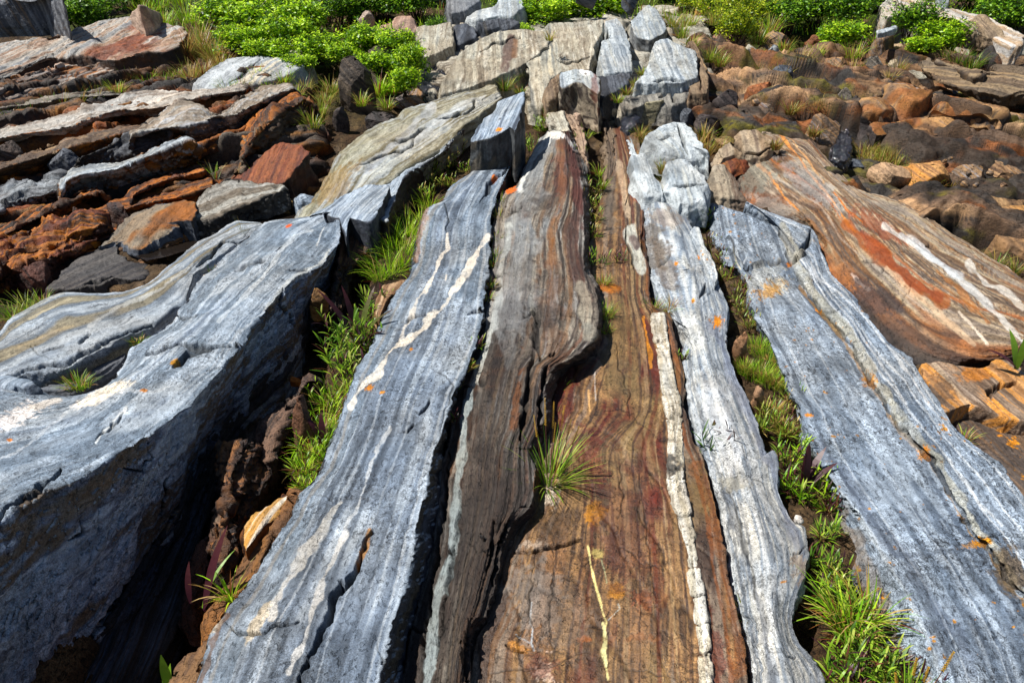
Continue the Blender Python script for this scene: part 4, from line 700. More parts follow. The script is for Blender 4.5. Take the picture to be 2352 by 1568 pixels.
crest('rock_ledge', 'broad grey crest slab with a shadowed joint along its lower left side', '1350,210 1420,160 1600,145 1790,128 1785,220 1730,300 1700,470 1600,480 1500,490 1400,560 1380,720 1290,700 1275,430 1440,290 1400,230', (0.36, 0.06), CRW,
      paint=[('line', B_('1430,320 1430,440 1440,500'), 4, '#d9d0ba', .6, .8), ('blob', 1010 + 778 - 740, 200, 1, 1, 0, '#888888', .0, .1), ('line', B_('1700,180 1700,300 1690,460'), 3, '#d8d6cc', .6, .8), ('line', B_('1310,430 1320,600'), 4, '#d0cdbf', .5, 1.)], cracks=[(B_('1490,420 1600,415 1690,390'), 3, .03), (B_('1280,430 1275,560 1280,690'), 5, .05), (B_('1350,210 1390,260 1440,290'), 4, .03)])
crest('rock_block', 'pale rock with a pointed foot right of the broad crest slab', '1800,140 1880,125 1920,150 1960,260 1985,400 1985,480 1800,500 1760,400 1780,280 1830,250', (.30, .2), CRG, base=.02)
crest('rock_block', 'dark-footed grey rock beneath the pointed pale one on the crest', '1740,500 1800,505 1985,480 1960,560 1880,620 1780,660 1760,600', (0.19, 0.12), DARKG)
crest('boulder', 'big grey boulder with a bright top standing alone on the crest', '1970,140 2040,70 2090,28 2150,60 2200,130 2222,185 2210,215 2110,270 2020,255 1985,200', (.34, .2), CRG, base=.0, flare=-.02, facepal=['#6a6e72', '#84888b', '#5a5d60', '#8b8a86'])
crest('rock_ledge', 'white-topped slab cracked into squares right of the crest notch', '2130,280 2220,255 2300,310 2420,340 2430,520 2300,560 2150,560 2010,560 2100,430', (0.35, 0.20), CRG, cracks=[(B_('2130,540 2260,540 2343,550'), 4, .04)])
crest('rock_ledge', 'low cracked grey slab at the foot of the crest above the dark cleft', '1900,640 2010,560 2160,565 2420,560 2430,630 2320,690 2230,720 2080,700 1980,740 1920,730', (0.13, 0.06), ['#6c6a66', '#8f8c85', '#5a5855', '#a9a69c'], cracks=[(B_('2250,560 2260,690'), 5, .05), (B_('2160,670 2210,620 2250,600'), 3, .03)])
crest('rock_ledge', 'brown upright slab split by two joints beside the grassy step', '70,280 120,275 160,380 190,440 215,560 205,625 80,635 65,450', (0.28, 0.14), ['#7d6a56', '#9a866c', '#8a7a68', '#6b5a4a'], src=C_, cracks=[(C_('75,300 72,450 70,630'), 4, .05), (C_('150,400 165,600'), 3, .03)])
# upright rock in the centre
crest('rock_block', 'upright grey rock with a white crystal patch behind the tip of the central ridge', '1500,490 1600,470 1700,475 1750,530 1755,640 1700,640 1600,610 1510,600', [.3, .32, .34, .3, .24, .2, .2, .22], CRG, base=-.08, flare=.05, paint=[('blob', 1342, 165, 12, 9, 0, '#f0efec', .95, .5), ('blob', 1345, 170, 4, 3, 0, '#55504a', .9, .3), ('blob', 1365, 205, 9, 40, 0, '#6d3f35', .6, .6)], facepal=['#5b5148', '#8b8274', '#4a403a', '#a39a8b', '#5a3c32'])
crest('rock_block', 'brown upright slab leaning against the left of the upright grey rock', '1395,620 1420,560 1495,495 1500,590 1470,660 1410,690', (.24, .12), ['#6a5a4c', '#8a7a68', '#50453c'], base=-.1)
crest('rock_block', 'small pale blocks heaped below the upright grey rock', '1530,790 1620,780 1680,830 1660,900 1600,890 1540,860', (.2, .05), CRW, name2=1) if False else None
boulder('small cream-grey stone wedged right of the upright grey rock', (1360, 225, 1430, 290), CRW, group=None)
boulder('small grey stone between the upright grey rock and the thin brown strip', (1340, 250, 1395, 305), CRG)
boulder('little pinkish stone right behind the white tip of the central ridge', (1295, 262, 1350, 318), ['#a98a7a', '#b9a898', '#8a6a5c'])
boulder('olive-grey wet boulder below the crest cleft', (1448, 238, 1535, 308), ['#6b6657', '#8d8773', '#a39b80', '#5a564c'], gloss=.6, sq=.9)
# left of centre
OL = dict(pal=OLIVE, mat=ROCKFAR, strk=.03, fs=7, fu=.8, lump=.03, fine=.006, speck=.6, streak=.5, bf=5, round=3)
loft('rock_ledge', 'rippled olive-grey slab rising towards the crest left of the grassy seam',
     [hh(K_('1950,640 2140,380 2250,200 2343,90') + B_('240,860 400,790 450,740 700,660 1060,565'), -.06, .12), hh(K_('2050,640 2250,480') + B_('60,1180 330,980 620,800 900,700 1075,620'), .0, .12), hh(B_('-60,1345 200,1290 340,1230 500,1115 700,1000 850,850 1000,745 1100,665'), -.04, .1)],
     dict(OL, paint=[('line', B_('200,1160 400,940 560,800 640,720'), 7, '#b5bac0', .5, 1.), ('line', B_('430,1000 620,850 760,760 980,640'), 7, '#bcc2c6', .55, 1.), ('blob', 770, 420, 70, 30, -35, '#8a6e40', .5, .9)], cracks=[(B_('340,970 480,940 620,850'), 3, .03), (B_('120,1140 300,1060 480,1000 560,880'), 3, .03), (B_('660,800 760,790 870,760 960,680'), 4, .05)]), skirt=(.08, .16), cap=(.1, .15))
loft('rock_ledge', 'pale grey slab with a ragged shadowed edge above the long grass tuft',
     [hh(B_('-70,1360 200,1300 340,1240 500,1130 700,1010 850,860 900,800'), -.02, .04), hh(B_('330,1500 370,1360 440,1190 560,1120 700,1030 760,960 820,900'), .05, .04), hh(B_('345,1600 440,1460 500,1330 590,1200 650,1120 750,1020 830,910'), -.18, -.12)],
     dict(OL, pal=GRAYW, facepal=['#3c3a3a', '#5a5048', '#453d38'], cracks=[(B_('380,1080 500,1050 560,1000'), 3, .03)]), skirt=(.1, .1), cap=(.1, .1))  # dark side palette adds painted shade along the ragged edge
patch('rock_block', 'flat-topped grey block with an undercut end behind the big left slab', setz(K_('2080,560 2200,490 2290,430') + B_('60,1300 180,1245 330,1240 352,1265 300,1370 240,1480 190,1500 60,1470') + K_('2343,700 2290,590 2200,540', 0), [.06, .06, .06, .1, .12, .12, .12, .12, .12, .1, .08, .06, .05]), dict(pal=GRAY, lump=.012, speck=.6, streak=.4, facepal=['#3c4048', '#4d525c', '#35373c']), base=-.2, flare=.01, dome=.01, jag=.01, strike=((700, 560), (890, 420)))
# pale rocks right of centre
crest('boulder', 'pale split boulder at the head of the pale rib nearest the wet cleft', '1650,560 1740,500 1850,460 1920,480 2000,560 2085,670 2080,700 1960,710 1850,690 1750,640', [.1, .14, .16, .16, .14, .12, .06, .05, .06, .08], CRG, src=J_, strike=((1500, 300), (1620, 370)), cracks=[(J_('1880,480 1900,560 1960,690'), 5, .04), (J_('1760,590 1850,550'), 3, .02)])
crest('rock_block', 'narrow white-grey block standing between two grass strips', '1560,690 1655,658 1700,760 1770,900 1785,960 1650,965 1600,850', (.1, .04), CRG, src=J_, strike=((1455, 350), (1520, 460)), jag=.01)
crest('rock_block', 'chunky pale block with a notched right side beside the narrow white-grey one', '1800,745 1860,710 1935,712 2000,780 2065,825 2060,900 2065,1000 1960,1020 1890,1010 1830,880', (.14, .06), CRG, src=J_, strike=((1540, 370), (1600, 470)), jag=.02, cracks=[(J_('1850,900 1960,890 2060,880'), 3, .03)])
crest('rock_ledge', 'grey-brown striped slab with a reddish right edge under the tan cluster', '2120,760 2190,750 2260,860 2343,990 2200,970 2080,970 2080,880', (.06, -.02), ['#7c7468', '#9a9284', '#6a5a4e', '#a39c90'], src=J_, strike=((1640, 370), (1700, 450)), jag=.02)
crest('rock_ledge', 'tan-grey blocky cluster heading the brown and orange slab', '280,1010 380,940 430,870 520,880 640,940 640,990 500,1050 440,1040 300,1070', (.1, .0), ['#94826e', '#a99c8a', '#7d7064', '#b5aea2'], src=C_, strike=((1640, 370), (1800, 560)), cracks=[(C_('370,935 420,990 470,1030'), 4, .04), (C_('480,1040 560,1030 640,990'), 5, .05)])
crest('rock_block', 'dark red-brown rock in the notch below the tan cluster', '300,1080 400,1050 480,1040 520,1080 420,1120 360,1170', (-.02, -.06), REDR, src=C_)

# rubble on the right: each loose rock by itself
BR = BROWN; DK = DARKR
def cb(x0, y0, x1, y1): p = C_('%g,%g %g,%g' % (x0, y0, x1, y1)); return (p[0][0], p[0][1], p[1][0], p[1][1])
RB = [
 ('rounded red-brown boulder perched in the dark cleft right of the crest', (465, 565, 680, 750), ['#7d4f38', '#99674a', '#6b4232', '#a97a58']),
 ('tall dark grey block in the cleft left of the red-brown boulder', (235, 630, 430, 860), DK), ('round dark boulder low in the cleft beside the rushes', (100, 775, 300, 920), DK),
 ('dark grey block left end of the cleft', (-20, 730, 140, 850), DARKG), ('dark square block hanging above the cleft near the upright brown slab', (70, 640, 240, 720), DK),
 ('slanting slate-grey block above the red-brown boulder', (590, 460, 835, 650), DARKG), ('lumpy brown rock right of the red-brown boulder', (560, 620, 870, 820), BR),
 ('bright orange-brown boulder in the rubble above the wet hollow', (1125, 775, 1325, 920), ['#8f5a3c', '#b07a54', '#7a4a34', '#c28d66']),
 ('brown-grey wedge leaning left of the bright orange-brown boulder', (870, 785, 1115, 1010), BR), ('small grey stone left of the leaning brown-grey wedge', (740, 825, 830, 910), DARKG),
 ('large dark-bellied grey boulder under the dark green shrubs', (1200, 405, 1430, 585), ['#6f6c66', '#8f8b84', '#55524e', '#a39d92']), ('pale narrow boulder touching the dark-bellied grey one', (1395, 425, 1505, 585), ['#8d8577', '#aca28f', '#6e665a']),
 ('pale grey crumbly boulder right of the dark-bellied one', (1505, 490, 1755, 615), CRW), ('orange-brown angular boulder above the long brown slab', (1690, 585, 1865, 705), ['#8a6448', '#a98464', '#6d5040']),
 ('small grey angular stone at the end of the orange-brown one', (1850, 600, 1970, 690), DARKG), ('dark-faced upright grey block amid the moss', (1030, 615, 1165, 805), ['#54514e', '#78746e', '#8f8b84']),
 ('dark square block right of the dark-faced upright one', (1150, 655, 1252, 775), DK), ('tan boulder sitting in the wet hollow', (1330, 1085, 1612, 1240), ['#8a7460', '#a99078', '#74604e']),
 ('wide orange boulder sitting in the wet hollow', (1570, 1075, 1925, 1275), ['#a5764c', '#b98a5c', '#8a6a50', '#c49a70']), ('small dark wet stone in the hollow left of the tan boulder', (1140, 1060, 1292, 1150), DARKG),
 ('long grey-brown stone right of the wide orange boulder', (1890, 1105, 2120, 1270), BR), ('brown boulder at the foot of the dark green shrubs', (870, 245, 1015, 335), ['#7a5240', '#946a52', '#69483a']),
 ('small rusty stone beside the propped flat slab', (1215, 245, 1315, 315), BR), ('speckled round stone below the small shrubs', (1105, 325, 1255, 415), ['#7d7468', '#978d7e', '#69604f']),
 ('dark stone between the two bright green shrubs', (1520, 275, 1625, 365), DARKG), ('white crumbly boulder at the upper right edge', (2220, 275, 2400, 405), CRW),
 ('orange-tinted upright block above the grassy step', (110, 50, 262, 215), ['#a98c6c', '#c2a882', '#b58a58', '#8f7c66']), ('broad reddish-brown slab stone on the grassy step', (195, 215, 465, 400), ['#8f7060', '#a58a7a', '#7a5a4c', '#9a9088']),
 ('brown ridge stone below the bright shrubs', (530, 235, 785, 415), BR), ('lichen-crusted grey boulder overhanging the cleft', (440, 330, 565, 510), CRW), ('grey slanting stone right of the lichen-crusted boulder', (570, 325, 705, 490), CRG),
 ('broad brown stone in the middle of the rubble', (930, 410, 1205, 590), BR), ('flat tan stone below the dark shrub', (1310, 315, 1600, 440), ['#94806a', '#ad9a82', '#7a6a58']),
 ('brown-orange block at the right edge under the great dark overhang', (2150, 755, 2420, 950), BR), ('pale little stone over the wet hollow', (895, 725, 975, 805), CRW),
 ('small yellowish stone lodged in the cleft', (378, 530, 440, 622), ['#8a744a', '#a38c5c']), ('tan pointed stone near the upper right grass patch', (2110, 350, 2235, 435), ['#94785e', '#ad927a']),
 ('small pinkish flat stone under the flat tan one', (1610, 385, 1720, 440), ['#9a7670', '#ad8f88']), ('thin orange flake standing in the bright shrubs', (1760, 325, 1860, 390), ['#b08a5c', '#c9a87a']),
 ('small stone in the grass above the broad brown one', (1050, 355, 1120, 410), BR), ('grey block below the stack of brown rocks in the cleft', (680, 780, 800, 880), DK), ('brown knob on the right edge above the wet hollow', (2150, 930, 2300, 1030), DK),
 ('grey-brown stone at the far right of the wet hollow', (2100, 1080, 2400, 1260), BR), ('square grey rock left of the dark-bellied boulder', (1090, 470, 1180, 560), BR), ('flat brown stone near the top of the rubble', (780, 380, 900, 450), BR)]
for i, (lb, bx, pl) in enumerate(RB):
    boulder(lb, cb(*bx), pl, lift=.06 if bx[1] > 400 and bx[1] < 900 else .05, seed=100 + i, group='loose boulders in the rubble on the upper right', gloss=.3 if pl is DK else .12)
crest('rock_ledge', 'long mottled brown slab above the wet hollow with a dark broken front', '1270,720 1330,640 1500,590 1640,650 1860,690 2050,720 2165,780 2170,870 2090,830 1900,830 1800,900 1600,960 1500,900 1350,910 1300,850', [.12, .14, .16, .16, .14, .14, .12, .08, .08, .06, .03, .0, .03, .03, .06], ['#6e5642', '#94775c', '#a98a68', '#7d6b5c', '#b08d6a', '#8b8580'], src=C_, base=-.2, strike=((1900, 500), (2300, 650)), flare=.0, stains=[(['#94684a', '#85603f'], 4, .2, .1, .5)], facepal=DARKR, lump=.04, blocks=[(.6, 1.2, 2.4, .04, .06, .05)])
crest('rock_ledge', 'great dark overhanging ledge at the right edge with black shadow below', '1610,420 1700,400 1900,470 2010,530 2150,450 2343,420 2700,420 2700,640 2343,620 2200,650 2050,620 1900,590 1750,540', [.2, .22, .24, .26, .26, .28, .3, .26, .24, .22, .22, .2, .18], ['#5f5448', '#7d7060', '#94826a', '#6a5c4e'], src=C_, base=.12, strike=((1900, 300), (2352, 420)), flare=-.06, step=.02, facepal=['#4a4038', '#6b5a48'])
crest('rock_ledge', 'long pale slab slanting across the shrubs in the upper right corner', '1370,30 1440,-10 1600,-20 1950,80 2100,110 2343,240 2343,300 2240,320 2040,230 1900,165 1690,160 1500,110 1420,115', [.3, .3, .36, .32, .32, .28, .24, .2, .22, .2, .2, .24, .26], ['#8f8a84', '#adaaa5', '#c2bdb4', '#a08c76', '#b9b6b2'], src=C_, base=-.1, strike=((2000, 30), (2352, 150)), flare=.02)
crest('rock_block', 'weathered brown block jutting from the end of the long pale slab', '1910,180 2010,110 2080,100 2180,190 2250,290 2190,290 2040,230', [.3, .36, .36, .3, .22, .2, .26], ['#7d6f60', '#9a8a76', '#6a5c4c', '#a39a8c'], src=C_, base=.1, strike=((2000, 30), (2352, 150)), flare=0)
crest('rock_ledge', 'thin flat slab propped on a stone before the dark shrub', '1345,205 1480,175 1485,190 1400,220 1350,225', (.34, .32), CRG, src=C_, base=.27, flare=-.01, dome=0, jag=.005)
crest('rock_block', 'small squat block carrying the thin flat slab', '1360,225 1450,200 1460,230 1400,260 1350,250', (.24, .2), BR, src=C_, base=-.02)
crest('rock_ledge', 'orange-brown slab with a smooth face at the right edge below the wet hollow', '1930,1450 2050,1400 2343,1380 2700,1480 2700,1900 2343,1700 2100,1560', (-.02, -.1), ['#8a6a4c', '#a5835e', '#967a5e', '#7a6450'], src=C_, base=-.24, strike=((2150, 480), (2352, 600)))
crest('rock_ledge', 'mottled brown slab with a rusty hollow left of the smooth-faced one', '1650,1390 1760,1310 1900,1300 2100,1320 2343,1350 2343,1390 2050,1400 1930,1450 1850,1470 1740,1440', (-.02, -.08), ['#6e5a48', '#8f765c', '#a38a6c', '#5a4a3e'], src=C_, base=-.24, strike=((2150, 480), (2352, 600)))

# upper left: tilted beds
def tb(label, rails, pal, fac=None, name='rock_bed', skirt=(.1, .12), cap=(.1, .12), **kw):
    o = dict(pal=pal, mat=ROCKFAR, strk=.022, fs=9, fu=2., lump=.035, fine=.01, speck=.7, streak=.45, bf=7, round=1, rag=.010, chop=.008, cf=3, sat=1.18, lines=.2, joints=1.5, jd=.012)
    if fac: o['facepal'] = fac
    o.update(kw); return loft(name, label, rails, o, skirt=skirt, cap=cap)
RF = ['#4a2e1a', '#8a5420', '#b06e26', '#5c3a1e', '#3c281c', '#99602a']
crest('rock_ledge', 'great rounded grey-brown slab along the upper left edge', '-300,330 0,290 250,260 430,240 560,180 760,130 880,105 1000,110 1100,150 1250,185 1265,240 1190,330 1120,350 900,360 780,410 560,400 300,410 100,510 -300,600', [.2, .22, .24, .26, .28, .3, .32, .32, .3, .28, .24, .2, .2, .2, .16, .14, .14, .1, .1], ['#7b7d80', '#979795', '#a8a29a', '#8a7364', '#9f8a78', '#b0aeaa'], src=A_, strike=((0, 180), (400, 70)), stains=[(['#8a553c', '#7a4a38', '#99664a'], 2.4, .12, .12, .4)], facepal=['#3a302c', '#55463c', '#6b5242'], base=-.1, chop=.01)
crest('boulder', 'pinkish peak of rock on the back of the great rounded slab', '880,105 935,32 1010,50 1085,95 1000,115', (.55, .32), ['#a38d80', '#b9a596', '#8f7d72'], src=A_, base=.1)
crest('boulder', 'rounded reddish boulder end hollowed beneath beside the long grass', '950,330 1050,280 1150,300 1190,330 1130,370 1000,390', (.1, .04), REDR, src=A_)
crest('boulder', 'big blue-shaded boulder in the upper left corner', '-300,-200 200,-200 420,-60 412,60 400,110 280,165 100,180 -300,200', [.8, .8, .7, .42, .38, .32, .3, .3], ['#6b7078', '#858a92', '#555a64', '#7a6f66'], src=A_, base=.2, flare=-.05, dome=.02)
crest('rock_ledge', 'flaky dark rock face under the great rounded slab', '-300,560 120,520 300,430 560,410 790,430 780,470 600,560 400,640 100,660 -300,700', (.1, -.04), ['#4a423e', '#7d6a5a', '#8f8a86', '#5a4032', '#94633c', '#a39c94'], src=A_, strike=((0, 300), (400, 220)), chop=.03, cf=4)
crest('rock_ledge', 'smooth light grey slab below the bright green bushes', '1300,560 1420,460 1530,395 1740,370 1880,385 2050,440 2000,480 1850,540 1700,570 1600,595 1400,600', (.16, .04), ['#9aa0a6', '#b4b8ba', '#8b9196', '#c4bfb2'], src=A_, strike=((430, 190), (620, 120)), cracks=[(A_('1530,560 1620,530 1760,400'), 3, .02)])
crest('rock_ledge', 'rubbly flaked edge of grey rock above the light grey slab', '1880,380 1960,340 2030,340 2040,370 2120,440 2060,440 1960,410', (.12, .08), ['#94908a', '#b0aca4', '#8a8078'], src=A_)
tb('long pale weathered bed strewn with white flakes on the upper left', [hh(A_('-300,930 0,865 130,838 500,750 700,690 850,640 1000,608 1300,605 1660,585'), .06, .04), hh(A_('-300,990 0,935 420,870 640,800 800,760 1100,720 1400,650 1660,610'), .08, .05), hh(A_('-300,1060 0,985 440,920 660,850 820,790 1150,760 1420,680 1660,640'), -.02, -.04)], ['#9a9792', '#b5b3ae', '#8a7f74', '#c9c4bc', '#a5988a'], RF, chop=.012)
tb('grey wave-like bed curling over a dark shaded hollow', [hh(A_('880,900 1020,790 1130,735 1230,690 1330,700 1440,770 1540,740 1620,650 1760,585 1930,565'), .12, .12), hh(A_('900,915 1060,880 1180,860 1300,850 1450,790 1580,780 1700,720 1860,650 1990,600'), .14, .14), hh(A_('930,960 1100,930 1230,920 1300,1000 1450,960 1600,880 1750,760 1900,690 2000,640'), -.1, -.02)], ['#8f9092', '#a8a7a2', '#84786a', '#9a8e80', '#b0b2b4'], ['#3f434b', '#565a60', '#6b5c4c', '#34353a'])
tb('rusty crumbling ridge below the wave-like bed', [hh(A_('1620,1090 1660,860 1780,730 2000,640'), -.02, .1), hh(A_('1640,1060 1740,880 1900,760 2060,670 2105,690'), .1, .14), hh(A_('1660,1090 1790,1040 1960,930 2060,850 2120,770'), -.12, -.08)], RF, ['#5a4030', '#6e6252', '#4a3a2c', '#7d6844'], chop=.02)
tb('thin rusty bed between the wave-like bed and the flat-topped ledge', [hh(A_('1290,1010 1400,950 1600,880 1660,850'), .02, .06), hh(A_('1300,1060 1450,1010 1620,920'), -.12, -.1)], RF, RF)
tb('straight ledge with a pale grey top and a rusty shaded front', [hh(A_('390,1240 420,1180 540,1125 830,1090 960,1025 1100,960 1220,905'), .06, .14), hh(A_('410,1300 450,1230 560,1175 720,1150 860,1120 1000,1060 1140,1000 1275,950'), .08, .14), hh(A_('420,1380 640,1290 780,1300 950,1240 1100,1190 1200,1150 1340,1110'), -.14, -.08)], ['#8f979e', '#a8afb4', '#7d858c', '#b3b6b4'], ['#4a3220', '#6d4824', '#8f6028', '#3a2a20', '#5a4a3c'], rag=.01)
tb('dark grey bed above the straight ledge', [hh(A_('540,1060 700,1000 860,900 1000,880 1150,890'), .04, .1), hh(A_('540,1120 760,1060 960,1010 1150,950'), -.02, .0)], DARKG, ['#33312f', '#4a443e'])
tb('low rust-red bed under the straight ledge with plants at its foot', [hh(A_('880,1290 980,1230 1100,1160 1250,1150 1380,1140'), -.02, .02), hh(A_('900,1320 1060,1240 1200,1190 1390,1160'), .02, .03), hh(A_('940,1380 1100,1330 1250,1320 1400,1240'), -.16, -.16)], RF, ['#3a2018', '#5c2e1e', '#4a281c'])
tb('orange crumbling bed running to the left edge below the straight ledge', [hh(A_('-300,1640 0,1540 160,1460 330,1370 560,1270 660,1270'), -.02, .02), hh(A_('-300,1700 0,1600 200,1500 360,1420 560,1330 680,1310'), .02, .02), hh(K_('-300,900 0,730 200,620 420,560 560,470 740,400'), -.12, -.12)], RF, ['#5c3a20', '#3c2a20', '#94602a'], chop=.02)
tb('knobbly dark grey bed at the left edge above the orange one', [hh(A_('-300,1400 0,1270 150,1210 300,1195 420,1190'), .02, .04), hh(A_('-300,1500 0,1420 140,1340 300,1310 400,1290'), .04, .02), hh(A_('-300,1600 0,1520 100,1480 280,1420 390,1330'), -.08, -.08)], ['#5d5f61', '#7d8084', '#47494c', '#8f9498', '#5a4a3c'], None, chop=.03)
for i, (lb, bx, pl) in enumerate([
  ('dark angular block with a flat face at the left end of the straight ledge', (280, 1010, 545, 1195), DARKG), ('grey lump left of the dark angular block', (50, 1040, 290, 1150), ['#5a544e', '#7d756c', '#453f3a']),
  ('rust-topped boulder at the end of the pale weathered bed', (540, 880, 760, 1030), ['#4d463f', '#8a5a2c', '#6e655c', '#a56a2a']), ('dark knob under the pale weathered bed', (430, 840, 600, 940), DARKG),
  ('dark lump at the left edge under the pale weathered bed', (120, 880, 440, 1000), DARKG), ('pale pebble-capped stone on the weathered bed', (410, 800, 560, 860), CRW), ('orange-brown stone on the weathered bed near its middle', (690, 730, 900, 830), RF),
  ('grey knob on the dark bed above the straight ledge', (800, 900, 980, 1010), DARKG), ('rust-stained dark knob at the far left edge', (-60, 960, 130, 1150), DARKR), ('brown stone left of the flaky dark rock face', (380, 610, 560, 700), BR)]):
    p = A_('%d,%d %d,%d' % bx); boulder(lb, (p[0][0], p[0][1], p[1][0], p[1][1]), pl, lift=.06, seed=300 + i, group='knobs and blocks among the tilted beds on the upper left')
p = K_
patch('rock_block', 'rust-red angular block with a dark shaded right end', setz(K_('1560,300 1720,190 1905,55 2060,75 2090,130 2010,210 1930,330 1840,340 1700,335'), [-.04, .04, .12, .14, .13, .1, .05, .02, -.01]), dict(pal=REDR, mat=ROCKFAR, lump=.03, strk=.012, speck=.5, streak=.6, facepal=['#3a2620', '#4d332a', '#2e2220']), base=-.2, flare=.02, dome=.02, strike=((580, 400), (640, 350)))
patch('rock_ledge', 'grey-brown slab with a pointed dark end over the small pool', setz(K_('640,770 720,690 870,570 1050,470 1240,455 1320,450 1325,520 1300,590 1200,600 1240,625 1100,700 970,770 900,790 790,740'), [-.06, -.04, .0, .03, .04, .05, .04, .03, .0, -.02, -.04, -.05, -.06, -.06]), dict(pal=['#6e6458', '#8f7f6c', '#7d766c', '#a08a6c'], mat=ROCKFAR, lump=.025, strk=.01, speck=.6, facepal=DARKG, stains=[(['#94602e', '#7d5230'], 3, .2, .1, .4)]), base=-.22, flare=.01, strike=((380, 480), (560, 390)))
tb('grey ledge with a pale knobbly rim above the brown pool', [hh(K_('1330,470 1420,370 1560,310 1700,330 1800,345'), -.02, .02), hh(K_('1330,520 1450,470 1600,410 1750,370 1880,345'), .0, .05), hh(K_('1330,590 1440,570 1600,510 1800,430 1930,370'), -.03, .04)], ['#7d7a72', '#94938e', '#6e6558', '#a5a59f'], ['#3c3a38', '#55504a'], skirt=(.1, .14))
p = K_('1710,440 2010,560'); boulder('low olive-brown rounded rock at the edge of the brown pool', (p[0][0], p[0][1], p[1][0], p[1][1]), ['#6e5c42', '#857252', '#5a4c3c'], h0=-.16, sq=1.2, cuts=5)
p = K_('1970,400 2200,570'); boulder('small blue-grey pointed stone behind the tip of the big left slab', (p[0][0], p[0][1], p[1][0], p[1][1]), GRAY, lift=.02)
p = K_('2190,410 2250,490'); boulder('tiny pale upright stone beside the blue-grey pointed one', (p[0][0], p[0][1], p[1][0], p[1][1]), CRG, lift=.02)
patch('rock_ledge', 'dark slate plate stretching left of the small pool', setz(K_('320,1040 420,930 560,830 700,745 790,745 800,820 880,860 1000,880 985,985 880,985 760,975 620,1030 480,1050'), [-.1, -.08, -.08, -.08, -.08, -.09, -.1, -.12, -.12, -.11, -.1, -.1, -.1]), dict(pal=['#4b4a4c', '#5f5c5a', '#3d3c40', '#6b6058'], mat=ROCKFAR, lump=.015, strk=.008, speck=.6, gloss=.3, cracks=[(K_('560,1020 700,990 770,965'), 4, .03)]), base=-.22, flare=.02, dome=.0, strike=((200, 640), (450, 520)))
tb('rust-red folded rock mass at the left edge', [hh(K_('-300,850 0,720 200,640 400,570 560,520 640,540'), -.02, .02), hh(K_('-300,1000 0,850 160,770 380,720 560,640 700,620'), .04, .03), hh(K_('-300,1080 0,960 200,880 400,820 560,750 680,700'), .0, -.04), hh(K_('-300,1180 0,1100 250,1060 330,1030 500,900 660,780'), -.18, -.18)], ['#5a2f22', '#8a4c2a', '#6b3526', '#b0702e', '#42281f', '#94552c'], ['#3c2420', '#5c3226', '#4a2c22', '#6b3c28'], lump=.09, strk=.04, chop=.03, cf=2)
for i, (lb, bx, pl) in enumerate([('orange conical knob in the rust-red rock mass', (480, 505, 660, 740), RF), ('dark fluted knob behind the grey-brown slab', (690, 470, 890, 650), ['#4a3028', '#5f4438', '#34262a']), ('rusty knob on the left edge of the rust-red mass', (-60, 830, 100, 980), RF), ('purplish-brown lump at the front of the rust-red mass', (100, 850, 320, 1060), ['#5a3a34', '#6e4a40', '#46302c'])]):
    p = K_('%d,%d %d,%d' % bx); boulder(lb, (p[0][0], p[0][1], p[1][0], p[1][1]), pl, lift=.03, seed=350 + i)
# dark stumps above the pool by the bushes
def pb(f, lb, bx, pl, **kw): p = f('%g,%g %g,%g' % bx); return boulder(lb, (p[0][0], p[0][1], p[1][0], p[1][1]), pl, **kw)
pb(B_, 'dark upright stump of layered rock beside the green bushes', (10, 450, 260, 800), ['#4a423c', '#6b5f54', '#857868'], sq=.7, cuts=12, streak=.9, lines=.3)
pb(B_, 'brown pointed rock behind the dark upright stump', (180, 355, 410, 620), ['#4d433b', '#6b5e52', '#3c342f'], cuts=7)
pb(B_, 'flat brown stone right of the dark upright stump', (350, 630, 640, 740), BR, sq=1.2)
pb(B_, 'dark split rock low beside the dark upright stump', (-40, 740, 70, 900), DK)
pb(B_, 'grey lump half hidden in shade at the head of the olive-grey slab', (170, 760, 400, 880), DK)
# white slabs behind the crest
crest('rock_block', 'grey-shadowed block at the top edge left of the white slab', '730,-60 900,-60 960,0 860,70 760,90 730,60', (.34, .22), ['#6a6f78', '#858a90', '#55585e'], base=.0)
crest('rock_ledge', 'bright white-grey slab among the bushes at the top edge', '860,115 930,75 1060,60 1100,-60 1240,-60 1250,40 1180,110 1080,110 1000,125 920,140', (.34, .24), CRG, base=.1)
crest('rock_block', 'shaded grey-brown underblock below the bright white-grey slab', '930,150 1080,125 1180,120 1230,150 1150,200 1020,200', (.3, .2), DARKG)
pb(B_, 'dark boulder at the top edge behind the crest slab', (1590, -60, 1760, 25), DARKG, lift=.5); pb(B_, 'small shaded stone at the top edge left of the lone crest boulder', (1900, -30, 2030, 60), DARKG, lift=.4)
pb(B_, 'small red-tinged stone poking from the bushes near the reddish-grey wedge', (130, 85, 240, 170), ['#8a8078', '#a3968c', '#7a5a50'], lift=.3)
pb(C_, 'distant grey boulder between the shrubs at the top right', (1760, -30, 1850, 40), CRG, lift=.5)

